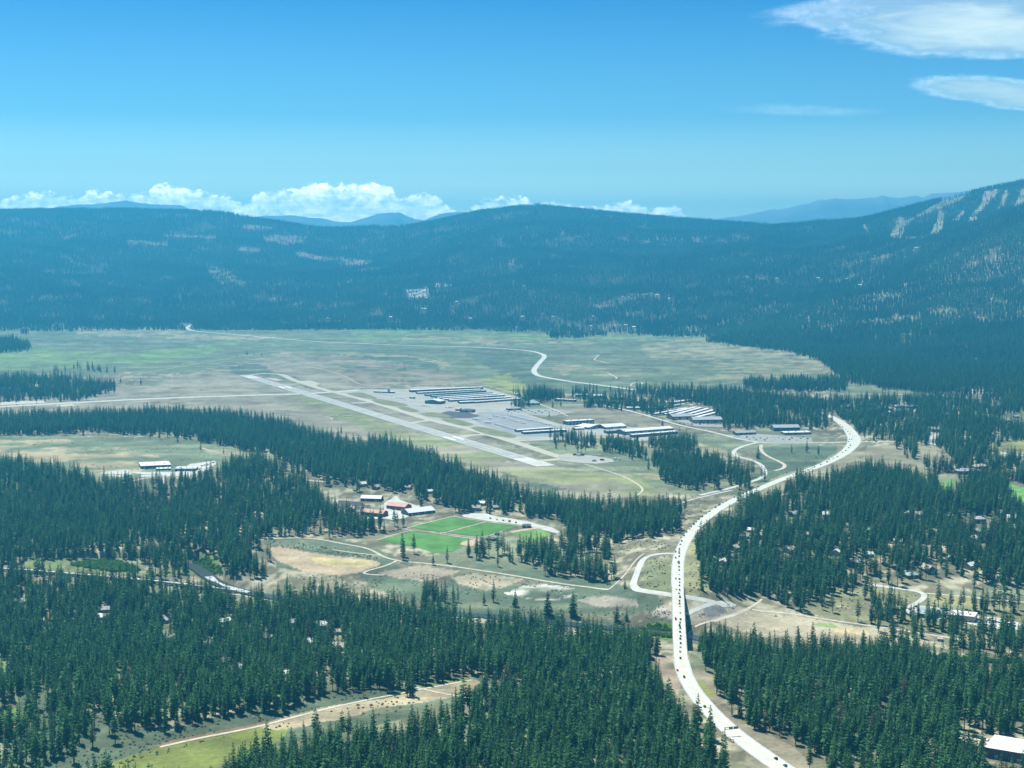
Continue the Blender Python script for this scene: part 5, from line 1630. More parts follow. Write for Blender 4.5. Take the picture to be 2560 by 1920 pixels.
def building(name, label, a, b, depth, h, wall='wall_grey', roof='roof_grey', style='gable', rise=None, doors=0, door_w=None, door_h=None, windows=0, group=None, cat='building', over=0.5, trim=None, extra=None, chimney=False, door_mat='door'):
    P, d, n, L = frame_of(a, b)
    c = P[:2] + d * (L / 2)
    cen = c + n * (depth / 2)
    zs = H(np.array([P[0], P[0] + d[0] * L, cen[0]]), np.array([P[1], P[1] + d[1] * L, cen[1]]))
    z0 = float(np.min(zs)) - 0.2
    rz = math.atan2(d[1], d[0])
    flip = (-math.sin(rz) * n[0] + math.cos(rz) * n[1]) < 0
    t = tag(empty(name, (c[0], c[1], z0), rz), label, cat, group)
    sy = -1 if flip else 1
    hw = L / 2
    rise = rise if rise is not None else depth * 0.14
    w = MB()
    if style == 'gable':
        w.prism([(0, -1.0), (depth, -1.0), (depth, h), (depth / 2, h + rise - 0.05), (0, h)], -hw, hw, 'x')
    elif style == 'gable_front':
        w.prism([(-hw, -1.0), (hw, -1.0), (hw, h), (0, h + rise - 0.05), (-hw, h)], 0, depth, 'y')
    else:
        w.box(-hw, hw, 0, depth, -1.0, h)
    w.v = [(x, y * sy, z) for x, y, z in w.v]
    w.build('wall', wall, t)
    r = MB()
    o, th = over, 0.25
    if style == 'gable':
        e = rise / (depth / 2) * o
        r.prism([(-o, h - e), (depth / 2, h + rise), (depth + o, h - e), (depth + o, h - e + th), (depth / 2, h + rise + th), (-o, h - e + th)], -hw - o, hw + o, 'x')
    elif style == 'gable_front':
        e = rise / hw * o
        r.prism([(-hw - o, h - e), (0, h + rise), (hw + o, h - e), (hw + o, h - e + th), (0, h + rise + th), (-hw - o, h - e + th)], -o, depth + o, 'y')
    elif style == 'shed':
        r.prism([(-o, h - 0.02), (depth + o, h + rise), (depth + o, h + rise + th), (-o, h + th)], -hw - o, hw + o, 'x')
    elif style == 'hip':
        q = min(hw * 0.9, depth / 2)
        r.add([(-hw - o, -o, h), (hw + o, -o, h), (hw + o, depth + o, h), (-hw - o, depth + o, h), (-hw + q, depth / 2, h + rise), (hw - q, depth / 2, h + rise)],
              [(0, 1, 5, 4), (2, 3, 4, 5), (1, 2, 5), (3, 0, 4), (3, 2, 1, 0)])
    else:
        r.box(-hw - 0.15, hw + 0.15, -0.15, depth + 0.15, h + 0.003, h + 0.45)
    r.v = [(x, y * sy, z) for x, y, z in r.v]
    ro = r.build('roof', roof, t)
    if style == 'flat' and min(L, depth) > 12:
        for k in range(3):
            u = MB(); x = -hw + L * (0.2 + 0.3 * k); y = depth * (0.35 + 0.2 * (k % 2))
            u.box(x - 1.2, x + 1.2, (y - 1) * sy if sy > 0 else (y + 1) * sy, (y + 1) * sy if sy > 0 else (y - 1) * sy, h + 0.45, h + 1.8)
            u.build('roof_vent', 'steel', ro)
    if chimney:
        u = MB(); x = hw * 0.4
        yy = depth * 0.62 * sy
        u.box(x - 0.5, x + 0.5, yy - 0.5, yy + 0.5, h, h + rise + 1.0)
        u.build('chimney', 'wall_tan', ro)
    if doors:
        dw = door_w or min(0.72 * L / doors, 14); dh = door_h or min(h - 0.6, 5.0)
        u = MB(); u.box(-dw / 2, dw / 2, -0.06, -0.003, 0, dh)
        first = None
        for k in range(doors):
            x = -hw + L * (k + 0.5) / doors
            if first is None:
                first = u.build('door', door_mat, t); od = first
            else:
                od = first.copy(); C.objects.link(od)
            od.location = (x, 0.06 if sy < 0 else 0, 0.25)
    if windows:
        u = MB(); u.box(-0.7, 0.7, -0.05, -0.003, 0, 1.3)
        first = None
        for k in range(windows):
            x = -hw + L * (k + 0.5) / windows
            if doors and abs(x - (-hw + L * 0.5 / max(1, doors))) < 0.2: x += 1.5
            if first is None:
                first = u.build('window', 'glass', t); od = first
            else:
                od = first.copy(); C.objects.link(od)
            od.location = (x, 0.055 if sy < 0 else 0, min(h - 1.7, 2.0))
    if extra:
        extra(t, L, depth, h, rise, sy)
    k = max(1, int(L / max(4.0, depth * 0.5)))
    for i in range(k + 1):
        q = P[:2] + d * (L * i / k) + n * depth / 2
        FOOT.append((q[0], q[1], depth * 0.55 + 4))
    return t

# airport hangar rows, farthest first
HANG = [((1027, 981), (1208, 973), 6.5, 15, 'farthest and longest dark hangar row with thin white roof edge beside the meadow'),
        ((1044, 985.3), (1203, 977), 4.6, 13, 'second hangar row from the meadow, with a white notch near its right end'),
        ((1067, 990.6), (1216, 980), 4.6, 13, 'third hangar row from the meadow, teal walls under a pale roof'),
        ((1081, 994.2), (1231, 984.8), 4.4, 13, 'fourth hangar row from the meadow, in the middle of the parallel rows'),
        ((1095, 998), (1246, 988), 4.4, 13, 'fifth hangar row from the meadow, just behind the one ending nearer the trees'),
        ((1109, 1001.5), (1262, 990.8), 4.4, 13, 'sixth hangar row from the meadow, low pale roof with dark doors'),
        ((1124, 1004.8), (1278, 997), 5.0, 13, 'seventh hangar row from the meadow, beside the short dark hangar'),
        ((1187, 1008.6), (1303, 1000.4), 5.0, 13, 'nearest hangar row of the parallel block, running to the terminal trees'),
        ((1150, 1010), (1187, 1008.2), 5.5, 16, 'short dark hangar block at the near left end of the hangar rows'),
        ((1293.5, 1080.7), (1382, 1074), 5.0, 13, 'farther of two long hangar rows at the near end of the tie-down apron'),
        ((1309, 1086), (1417, 1080), 5.4, 14, 'nearer of two long hangar rows at the near end of the tie-down apron')]
for i, (a, b, h, dp, lab) in enumerate(HANG):
    L = frame_of(a, b)[3]
    building('hangar_row', lab, a, b, dp, h, 'wall_teal' if i in (2, 3, 4) else 'wall_dark', 'roof_teal' if i in (2, 3) else 'roof_white', 'gable', 1.1, doors=max(3, int(L / 16)), door_mat='wall_grey' if i % 2 else 'wall_teal',
             group='rows of small aircraft hangars', cat='hangar', over=0.3)
building('hangar', 'big gabled hangar with white roof and dark front standing alone on the apron', (1062, 1009), (1099, 1011), 32, 8, 'wall_dark', 'roof_white', 'gable_front', 4, doors=1, door_w=24, door_h=6.5, cat='hangar', door_mat='wall_teal')
building('terminal_building', 'dark low terminal building beside the dark fresh asphalt of the apron', (1150, 1030.5), (1182, 1031.5), 22, 6, 'wall_dark', 'roof_dark', 'hip', 3, doors=2, windows=6)
building('small_building', 'small red-brown building left of the dark terminal on the apron', (1138, 1027), (1149, 1027.5), 14, 5, 'wall_red', 'roof_tan', 'gable', 2, doors=2)
def tower_cab(t, L, dp, h, rise, sy):
    x = L * 0.22
    m = MB(); m.box(x - 2.4, x + 2.4, dp * 0.3 * sy if sy > 0 else dp * 0.7 * sy, dp * 0.7 * sy if sy > 0 else dp * 0.3 * sy, 0, 11)
    tw = m.build('tower', 'wall_grey', t)
    m = MB(); cy = dp * 0.5 * sy
    m.loft([[(x + r * math.cos(k * math.pi / 4 + .39), cy + r * math.sin(k * math.pi / 4 + .39), z) for k in range(8)] for r, z in ((3.0, 11.003), (3.8, 13.6))])
    m.build('cab_window', 'glass', tw)
    m = MB(); m.loft([[(x + r * math.cos(k * math.pi / 4 + .39), cy + r * math.sin(k * math.pi / 4 + .39), z) for k in range(8)] for r, z in ((4.2, 13.603), (4.2, 14.0), (1.0, 14.8))])
    m.build('cab_roof', 'roof_white', tw)
building('control_building', 'low pale building with a small glazed control tower at the far apron', (934, 981.5), (984, 983.5), 10, 4, 'wall_dark', 'roof_white', 'flat', windows=5, extra=tower_cab, over=0.2)
building('storage_shed', 'tiny dark shed with pale roof on the far apron', (1023, 996), (1033, 997), 8, 4, 'wall_dark', 'roof_teal', 'gable', 1.2)
building('terminal_building', 'pale teal hip-gabled terminal hall behind conifers right of the hangar rows', (1316, 1013.5), (1350, 1013), 30, 6, 'wall_wood', 'roof_teal', 'hip', 7, doors=2, windows=6)
building('office_building', 'grey roofed office building behind the trees at the top of the tie-down apron', (1272, 1026.5), (1304, 1025), 18, 5, 'wall_wood', 'roof_grey', 'hip', 4, doors=1, windows=5)
building('storage_shed', 'round-topped white shed among the trees right of the farthest hangars', (1291, 991), (1303, 991), 12, 7, 'roof_white', 'roof_white', 'hip', 3)
building('workshop', 'tall white-roofed workshop with a row of pale bay doors beyond the tie-down apron', (1417.5, 1063), (1485.5, 1059), 20, 9.0, 'wall_dark', 'roof_white', 'flat', doors=8, door_w=5.5, door_h=5.5)
building('hangar', 'white angled hangar, left wing, with a low shadowed front', (1471, 1074), (1512, 1069), 42, 5, 'wall_dark', 'roof_white', 'gable_front', 3.5, doors=3, cat='hangar')
building('hangar', 'white angled hangar, right wing, wider and lower than the left wing', (1513, 1073.5), (1566, 1069.5), 40, 5, 'wall_dark', 'roof_white', 'gable', 4.5, doors=3, cat='hangar')
building('storage_shed', 'little white-roofed shed left of the angled white hangars', (1437, 1075.5), (1461, 1074.6), 16, 4, 'wall_dark', 'roof_white', 'gable', 2, doors=2)
building('hangar_row', 'long grey-teal hangar row between the white angled hangar and the biggest white roof', (1517, 1084.5), (1643, 1077), 15, 6, 'wall_teal', 'roof_teal', 'gable', 1.5, doors=10, door_mat='wall_dark', cat='hangar', over=0.3)
building('hangar', 'biggest white-roofed hangar, long and broad, at the edge of the pines', (1562, 1088), (1684, 1079), 34, 8, 'wall_dark', 'roof_white', 'gable', 3.0, doors=6, cat='hangar')
building('hangar_row', 'dark walled lean-to hangar with a white strip roof in front of the biggest hangar', (1581, 1094.5), (1695, 1085), 10, 6.5, 'wall_dark', 'roof_white', 'shed', 0.8, doors=6, cat='hangar', door_mat='wall_teal', over=0.2)
building('warehouse', 'long grey-roofed warehouse with dark walls, the nearer one by the storage rows', (1733, 1058), (1806, 1057), 38, 8, 'wall_wood', 'roof_grey', 'gable', 5, doors=4)
building('warehouse', 'grey-roofed warehouse behind and left of the nearer one', (1682, 1050), (1736, 1048), 36, 8, 'wall_wood', 'roof_grey', 'gable', 5, doors=3)
STORE = [((1638, 1037.5), (1722, 1023)), ((1668, 1038.5), (1746, 1020)), ((1697, 1038), (1758, 1021.5)), ((1722, 1039), (1775, 1024)), ((1740, 1041), (1790, 1027)), ((1746, 1046), (1794, 1034))]
ORD = ['farthest left', 'second', 'third', 'fourth', 'fifth', 'last and shortest']
for k, (a, b) in enumerate(STORE):
    building('storage_row', 'long white-roofed storage row, %s in the slanting block behind the warehouses' % ORD[k], a, b, 11, 3.2, 'wall_tan', 'roof_white', 'flat', doors=8, door_w=4, group='self storage rows', cat='storage', over=0.2)
building('storage_row', 'dark long shed with teal roof behind the white storage rows', (1641, 1026), (1703, 1015.5), 10, 5, 'wall_dark', 'roof_teal', 'gable', 1, doors=6, cat='storage')
COMM = [
    ((1385, 1002), (1412, 1003), 16, 5, 'wall_dark', 'roof_white', 'flat', 'left of two flat white-roofed shops behind the trees by the far meadow'),
    ((1414, 1003.5), (1436, 1004.5), 16, 5, 'wall_dark', 'roof_white', 'flat', 'right of two flat white-roofed shops behind the trees by the far meadow'),
    ((1484, 996), (1516, 996.5), 14, 8, 'wall_dark', 'roof_white', 'gable', 'dark apartment block with a pale roof, left of the pair facing the meadow'),
    ((1526, 1000), (1560, 1000.5), 14, 8, 'wall_dark', 'roof_teal', 'gable', 'dark apartment block, right of the pair facing the meadow'),
    ((1438, 992), (1470, 993), 12, 6, 'wall_grey', 'roof_teal', 'gable', 'low teal-roofed block left of the apartment pair by the meadow'),
    ((1560, 1006.5), (1581, 1007), 18, 5, 'wall_tan', 'roof_white', 'flat', 'small white-roofed shop just right of the apartment pair'),
    ((1584, 1008), (1611, 1008.5), 22, 5, 'wall_tan', 'roof_white', 'gable', 'long white-gabled shop right of the apartment pair, beside the small one'),
    ((1566, 1024), (1632, 1024), 22, 5, 'wall_grey', 'roof_white', 'flat', 'broad white flat-roofed store behind the row of trees on the airport road'),
    ((1645, 1019), (1668, 1016), 12, 4, 'wall_tan', 'roof_white', 'gable', 'small white building left of the slanting storage block'),
    ((1682, 1010), (1733, 1004), 16, 5, 'wall_tan', 'roof_white', 'flat', 'slanted white flat-roofed building at the foot of the pines behind the storage block'),
    ((1692, 994), (1706, 993), 10, 5, 'wall_tan', 'roof_white', 'gable', 'small white-roofed house in the clearing behind the slanted building'),
    ((1766, 1000), (1796, 1001), 14, 5, 'wall_tan', 'roof_tan', 'flat', 'tan flat-roofed building beneath the pines left of the big forest'),
    ((1490, 1008), (1516, 1008), 16, 7, 'wall_wood', 'roof_dark', 'hip', 'dark brown lodge with clustered roofs below the apartment pair'),
    ((1519, 1010), (1545, 1011), 16, 6, 'wall_wood', 'roof_grey', 'gable_front', 'brown house with a grey front gable right of the clustered lodge'),
    ((1840, 1088), (1890, 1086), 16, 5, 'wall_dark', 'roof_grey', 'gable', 'low grey-roofed shop at the left of the roadside commercial yard'),
    ((1935, 1078), (2000, 1077), 30, 8, 'wall_dark', 'roof_grey', 'gable', 'big dark-grey roofed store under the tall pines by the junction'),
    ((1962, 1087.5), (2028, 1086), 26, 5, 'wall_wood', 'roof_white', 'flat', 'flat white-roofed store in front of the big dark roof by the junction'),
    ((2160, 1019), (2190, 1019), 20, 6, 'wall_dark', 'roof_grey', 'hip', 'left one of four dark-walled lodge buildings in the upper right forest'),
    ((2200, 1027), (2232, 1027), 20, 6, 'wall_dark', 'roof_grey', 'hip', 'second of four dark-walled lodge buildings, lowest in the upper right forest'),
    ((2240, 1021), (2272, 1021), 20, 6, 'wall_dark', 'roof_grey', 'hip', 'third of four dark-walled lodge buildings in the upper right forest'),
    ((2276, 1022), (2300, 1022), 18, 6, 'wall_dark', 'roof_grey', 'hip', 'right one of four dark-walled lodge buildings in the upper right forest'),
    ((2330, 1081), (2352, 1081), 20, 7, 'wall_wood', 'roof_grey', 'gable', 'grey-roofed building above the pale paved yard in the right forest'),
    ((2398, 1186), (2456, 1184), 18, 6, 'wall_wood', 'roof_grey', 'hip', 'long grey-roofed lodge beside the golf green on the right'),
    ((2440, 1175), (2472, 1172), 16, 6, 'wall_wood', 'roof_tan', 'hip', 'tan-roofed house just behind the long grey lodge by the golf green'),
    ((2488, 1165), (2508, 1162), 14, 8, 'wall_wood', 'roof_grey', 'gable', 'tall narrow grey-roofed house up the slope from the long lodge'),
    ((2512, 1152), (2552, 1150), 16, 6, 'wall_wood', 'roof_grey', 'hip', 'grey-roofed house at the right edge below the pale meadow'),
    ((2440, 1309), (2466, 1309), 16, 7, 'wall_wood', 'roof_grey', 'hip', 'big dark house above a small bright lawn in the right-hand forest'),
    ((2424, 1352), (2442, 1358), 14, 6, 'wall_wood', 'roof_grey', 'gable', 'grey-gabled house in the right-hand forest, lowest of the cluster below the lawn'),
    ((2446, 1340), (2464, 1338), 14, 6, 'wall_wood', 'roof_grey', 'gable', 'grey-gabled house in the right-hand forest, topmost of the cluster below the lawn'),
    ((2318, 1436), (2342, 1434), 22, 6, 'wall_wood', 'roof_tan', 'gable_front', 'house with a big pale tan roof in the forest above the residential street'),
    ((2270, 1448), (2300, 1444), 14, 5, 'wall_wood', 'roof_teal', 'hip', 'low teal-grey roofed house left of the big tan roof above the street'),
    ((2294, 1542), (2334, 1548), 26, 5, 'wall_dark', 'roof_teal', 'gable', 'dark shed with pale teal roof left of the white-roofed warehouse'),
    ((2369, 1550), (2436, 1557), 24, 7, 'wall_tan', 'roof_white', 'flat', 'white flat-roofed tan warehouse by the yard at right'),
    ((2344, 1603), (2356, 1604), 6, 3, 'wall_dark', 'roof_tan', 'gable', 'tiny dark hut at the end of the path beyond the tan field'),
    ((2462, 1893), (2575, 1912), 36, 9, 'wall_dark', 'roof_white', 'hip', 'large hip-roofed white-topped building in the bottom right corner'),
    ((352, 1172.5), (428, 1169), 50, 5.5, 'wall_dark', 'roof_white', 'flat', 'biggest flat white-topped building in the pale compound left of centre'),
    ((391, 1176.5), (428, 1175), 18, 3, 'wall_dark', 'roof_white', 'flat', 'low annex between the two larger buildings of the left compound'),
    ((437, 1178), (488, 1178), 26, 5, 'wall_dark', 'roof_white', 'flat', 'right-hand grey building of the left compound, beside the curving drive'),
    ((901, 1252), (952, 1254), 18, 5, 'wall_red', 'roof_white', 'gable', 'white-roofed long building, topmost of the red-walled group'),
    ((902, 1288), (957, 1293), 18, 6, 'wall_red', 'roof_pink', 'gable', 'long red building with pinkish roof, lowest of the red-walled group'),
    ((966, 1271), (1012, 1278), 20, 7, 'wall_red', 'roof_pink', 'gable', 'red building with pinkish gable roof, right of the red-walled group'),
    ((870, 1279), (884, 1279), 14, 5, 'wall_tan', 'roof_pink', 'gable_front', 'small pinkish gabled house left of the long red building'),
    ((1022, 1290), (1088, 1282), 26, 5, 'wall_dark', 'roof_white', 'gable', 'white gabled hall beside the upper sports field'),
    ((1214, 1350), (1232, 1353), 12, 3.5, 'wall_wood', 'roof_dark', 'hip', 'dark-roofed pavilion between the ball field infield and the middle field'),
    ((1237, 1338), (1248, 1338), 9, 3.2, 'wall_wood', 'roof_dark', 'hip', 'smaller dark-roofed shelter behind the infield pavilion'),
    ((1306, 1320), (1327, 1320), 14, 4, 'wall_wood', 'roof_dark', 'hip', 'dark pavilion with a pyramid roof at the end of the sports car park'),
]
for a, b, dp, h, wl, rf, st, lab in COMM:
    L = frame_of(a, b)[3]
    big = L > 34
    building('building' if big else ('house' if 'house' in lab else 'small_building'), lab, a, b, dp, h, wl, rf, st, rise=(min(dp * 0.22, 5.0) if st in ('hip', 'gable', 'gable_front') and h >= 5 else None), doors=max(1, int(L / 12)) if h < 8 else 2,
             door_w=3.0 if h >= 4 else 2.0, door_h=min(3.2, h - 0.8), windows=max(2, int(L / 7)), cat='house' if 'house' in lab else 'building', chimney=('house' in lab))

# cabins half hidden in the woods: one of each kind, then copies
def cabin(kind, loc, rz, label, group):
    wl, rf, st = [('wall_wood', 'roof_grey', 'gable'), ('wall_tan', 'roof_white', 'gable_front'), ('wall_grey', 'roof_tan', 'gable')][kind]
    t = tag(empty('cabin', loc, rz), label, 'house', group)
    w, dp, h, rise = 13.0, 10.0, 4.2, 3.0
    m = MB(); m.prism([(-dp / 2, -1), (dp / 2, -1), (dp / 2, h), (0, h + rise - 0.05), (-dp / 2, h)], -w / 2, w / 2, 'x'); m.build('wall', wl, t)
    m = MB(); m.prism([(-dp / 2 - .6, h - .36), (0, h + rise), (dp / 2 + .6, h - .36), (dp / 2 + .6, h - .1), (0, h + rise + .28), (-dp / 2 - .6, h - .1)], -w / 2 - .6, w / 2 + .6, 'x')
    r = m.build('roof', rf, t)
    m = MB(); m.box(2.2, 3.2, 1.0, 2.0, h, h + rise + 1.2); m.build('chimney', 'wall_tan', r)
    m = MB(); m.box(-0.5, 0.5, -dp / 2 - 0.05, -dp / 2 - 0.003, 0, 2.1); m.build('door', 'door', t)
    for x in (-4, 3.6):
        m = MB(); m.box(x - 0.9, x + 0.9, -dp / 2 - 0.05, -dp / 2 - 0.003, 1.0, 2.4); m.build('window', 'glass', t)
    return t
def dup(root, loc, rz, label=None, group=None, s=1.0):
    r = root.copy(); C.objects.link(r)
    r.location = loc; r.rotation_euler = (0, 0, rz); r.scale = (s, s, s)
    if label: r['label'] = label
    if group: r['group'] = group
    for ch in root.children:
        c = ch.copy(); C.objects.link(c); c.parent = r
        for g in ch.children:
            d = g.copy(); C.objects.link(d); d.parent = c
    return r
HOMES = {
    'cabins showing through the forest left of the bottom centre': ('wooden cabin roof glimpsed through the pines above the grass strip, left of centre', [(260, 1530), (255, 1548), (415, 1555), (725, 1565), (805, 1570), (840, 1585), (670, 1600), (770, 1612), (560, 1660), (590, 1680), (710, 1690), (425, 1600), (48, 1512), (560, 1560), (850, 1625), (520, 1615)]),
    'cabins showing through the forest right of the highway': ('cabin roof glimpsed through the pines right of the highway, below the junction', [(1880, 1330), (1900, 1345), (1985, 1290), (2068, 1292), (2020, 1340), (1862, 1345), (1808, 1410), (1975, 1380), (2135, 1412), (2172, 1390), (2245, 1358), (2380, 1400), (2425, 1420), (2300, 1292), (2345, 1290), (2372, 1295), (2270, 1290), (2500, 1288), (2530, 1300), (2120, 1340), (2180, 1330), (2090, 1385), (1840, 1375)]),
    'cabins in the upper right woods': ('pale-roofed cabin among the scattered pines in the upper right woods', [(2365, 1040), (2410, 1050), (2380, 1040), (2465, 1045), (2490, 1048), (2520, 1055), (2540, 1044), (2420, 1098), (2350, 1100), (2415, 1105), (2375, 1118), (2435, 1150), (2480, 1090), (2512, 1080), (2140, 1032), (2120, 1020)]),
    'cabins below the airfield forest': ('small pale cabin in the trees beyond the sports park car park', [(1075, 1232), (1020, 1222), (940, 1222), (905, 1215), (1190, 1275), (1240, 1272), (1205, 1262)]),
}
cab0 = {}
ci = 0
for grp, (lab, spots) in HOMES.items():
    for (px, row) in spots:
        g = G(px, row)
        k = ci % 3
        rz = [0.25, -0.4, 1.2, 0.7, -0.1][ci % 5]
        s = 0.85 + 0.08 * (ci % 5)
        if k not in cab0:
            cab0[k] = cabin(k, (g[0], g[1], g[2] - 0.1), rz, lab, grp)
        else:
            dup(cab0[k], (g[0], g[1], g[2] - 0.1), rz, lab, grp, s)
        FOOT.append((g[0], g[1], 9.0)); FOOT.append((g[0] - 0.02 * g[0], g[1] - 15, 8.0)); FOOT.append((g[0] - 0.018 * g[0], g[1] - 28, 9.0)); FOOT.append((g[0] - 0.026 * g[0], g[1] - 42, 9.0)); FOOT.append((g[0] - 0.035 * g[0], g[1] - 56, 7.0))
        ci += 1
# far hillside houses: pale dots, no parts to be seen
FARH = [(1056, 773), (1064, 774), (1141, 757), (1131, 769), (1176, 798), (978, 795), (1309, 717), (1355, 787), (1306, 794), (1383, 793), (1482, 793), (1422, 817), (1290, 820), (1444, 818), (1476, 818), (1548, 815), (1564, 815), (1585, 820), (1555, 744), (1570, 745), (1642, 740),
        (1673, 748), (1020, 733), (1036, 738), (1048, 742), (1060, 730), (1028, 745), (1070, 738), (1042, 728), (2150, 715), (2160, 720), (2196, 624), (2290, 622), (2282, 628), (1866, 695), (1916, 742), (1942, 698), (2045, 697), (2115, 700), (2310, 678), (2480, 488), (2446, 530), (2438, 535), (818, 798), (2400, 868), (2440, 900), (2405, 862)]
fm = MB()
fm.prism([(-6, -1.5), (6, -1.5), (6, 6), (0, 9.5), (-6, 6)], -9, 9, 'x', 0)
fm.prism([(-6.6, 5.7), (0, 9.6), (6.6, 5.7), (6.6, 6.1), (0, 10), (-6.6, 6.1)], -9.6, 9.6, 'x', 1)
first = None
fx, fy, fz = ground([p[0] for p in FARH], [p[1] for p in FARH])
for k in range(len(FARH)):
    if first is None:
        first = fm.build('hillside_house', ['roof_white', 'roof_white'])
        o = first
    else:
        o = first.copy(); C.objects.link(o)
    o.location = (fx[k], fy[k], fz[k]); o.rotation_euler = (0, 0, [0.1, -0.5, 0.6, 1.3][k % 4])
    up = FARH[k][1] < 700
    o.scale = (0.7 + 0.12 * (k % 3),) * 3
    tag(o, 'pale house high among the trees of the far mountain slope' if up else 'pale house low on the wooded slope beyond the meadow', 'house', 'houses high on the far slope' if up else 'houses low on the far slope')
    HILL_HOMES.append((fx[k], fy[k], 12))

# solar panel rows beside the red buildings
SOL = [((846, 1255), (905, 1262)), ((848, 1260), (912, 1265)), ((852, 1265), (925, 1268)), ((846, 1270), (900, 1273))]
for k, (a, b) in enumerate(SOL):
    P, d, n, L = frame_of(a, b)
    t = tag(empty('solar_row', (P[0] + d[0] * L / 2, P[1] + d[1] * L / 2, float(H(P[0], P[1]))), math.atan2(d[1], d[0])), 'dark row of ground solar panels left of the red buildings, %s from the top' % ['first', 'second', 'third', 'last'][k], 'solar panels', 'rows of solar panels')
    m = MB(); m.prism([(-1.6, 0.9), (1.6, 2.6), (1.6, 2.72), (-1.6, 1.02)], -L / 2, L / 2, 'x'); m.build('panel', 'solar', t)
    m = MB()
    for i in range(int(L / 6) + 1):
        m.tube((-L / 2 + 1 + i * 6, 0, -0.3), (-L / 2 + 1 + i * 6, 0, 1.75), 0.1, n=5)
    m.build('post', 'steel', t)
    FOOT.append((P[0] + d[0] * L / 2, P[1] + d[1] * L / 2, L / 2 + 4))

# ------------------------------------------------------------------ vehicles
def car_mesh(kind):
    """sedan / suv / van / pickup: shaped body with a glazed cabin, wheels; returns lists of (name, MB, mats)"""
    prof = {'suv': [(-2.3, .35), (-2.35, .95), (-2.25, 1.1), (-2.1, 1.75), (-1.9, 1.82), (0.1, 1.82), (0.35, 1.75), (1.0, 1.12), (2.1, .98), (2.3, .8), (2.35, .35)],
            'sedan': [(-2.3, .32), (-2.32, .85), (-2.2, 1.0), (-1.6, 1.05), (-1.0, 1.42), (0.2, 1.45), (1.0, 1.0), (2.0, .88), (2.25, .7), (2.3, .32)],
            'van': [(-2.8, .35), (-2.85, 1.0), (-2.8, 2.1), (-2.7, 2.25), (1.3, 2.25), (1.6, 2.1), (2.2, 1.2), (2.75, 1.0), (2.8, .35)],
            'truck': [(-4.5, .7), (-4.5, 3.4), (1.9, 3.4), (1.9, 2.6), (2.2, 2.7), (3.0, 2.55), (3.3, 1.7), (4.0, 1.5), (4.1, .6)]}[kind]
    W = {'suv': .95, 'sedan': .9, 'van': 1.0, 'truck': 1.25}[kind]
    body = MB()
    n = len(prof)
    rings = []
    for y, s in ((-W, 0.94), (-W * 0.88, 1.0), (W * 0.88, 1.0), (W, 0.94)):
        rings.append([(x * (0.97 if abs(y) == W else 1.0), y * (0.86 if z > 1.2 and abs(y) == W else 1.0), z if z < 1.0 else 1.0 + (z - 1.0) * (0.9 if abs(y) == W else 1)) for x, z in prof])
    body.loft(rings)
    glass = MB()
    zt = max(z for _, z in prof)
    if kind != 'truck':
        x0, x1 = (-2.0, .55) if kind == 'suv' else ((-1.25, .55) if kind == 'sedan' else (-2.5, 1.7))
        for s in (-1, 1):
            a, b = W * s * 0.985, W * s * 1.0
            glass.box(x0, x1 - 0.3, min(a, b), max(a, b), 1.08, zt - 0.22)
        xf = {'suv': (.42, 1.0, 1.68, 1.16), 'sedan': (.28, .95, 1.38, 1.04), 'van': (1.66, 2.16, 2.0, 1.25)}[kind]
        glass.add([(xf[0] + .03, -W * .75, xf[2] + .03), (xf[0] + .03, W * .75, xf[2] + .03), (xf[1] + .03, W * .8, xf[3] + .03), (xf[1] + .03, -W * .8, xf[3] + .03)], [(0, 1, 2, 3)])
    wheel = MB()
    r = .36 if kind != 'truck' else .5
    wheel.tube((0, -.12, 0), (0, .12, 0), r, n=12)
    wx = {'suv': (-1.4, 1.45), 'sedan': (-1.4, 1.4), 'van': (-1.8, 1.8), 'truck': (-2.8, 2.9)}[kind]
    return body, glass, wheel, [(x, s * (W - .08), r) for x in wx for s in (-1, 1)]

CARDATA = {}
def make_car(kind, colour, loc, rz, label, group=None, parts=True, cat='car', pitch=0.0, name=None):
    """first of a kind and colour is modelled; later ones reuse its meshes"""
    key = (kind, colour, parts)
    name = name or {'suv': 'car', 'sedan': 'car', 'van': 'van', 'truck': 'lorry'}[kind]
    if key not in CARDATA:
        body, glass, wheel, spots = car_mesh(kind)
        if parts:
            b = body.build('body', 'car ' + colour); g = glass.build('window', 'glass') if glass.v else None; w = wheel.build('wheel', 'tyre')
            CARDATA[key] = (b.data, g.data if g else None, w.data, spots)
            for o in (b, g, w):
                if o: bpy.data.objects.remove(o)
        else:
            m = MB()
            m.add(body.v, body.f, 0); m.add(glass.v, glass.f, 1)
            for (x, y, z) in spots:
                m.add([(p[0] + x, p[1] + y, p[2] + z) for p in wheel.v], wheel.f, 2)
            o = m.build('car', ['car ' + colour, 'glass', 'tyre'])
            CARDATA[key] = o.data
            bpy.data.objects.remove(o)
    if not parts:
        o = bpy.data.objects.new(name, CARDATA[key]); C.objects.link(o)
        o.location = loc; o.rotation_euler = (0, 0, rz)
        return tag(o, label, cat, group)
    b, g, w, spots = CARDATA[key]
    t = tag(empty(name, loc, rz), label, cat, group)
    for nm, me in (('body', b), ('window', g)):
        if me:
            o = bpy.data.objects.new(nm, me); C.objects.link(o); o.parent = t
    for s in spots:
        o = bpy.data.objects.new('wheel', w); C.objects.link(o); o.parent = t; o.location = s
    return t

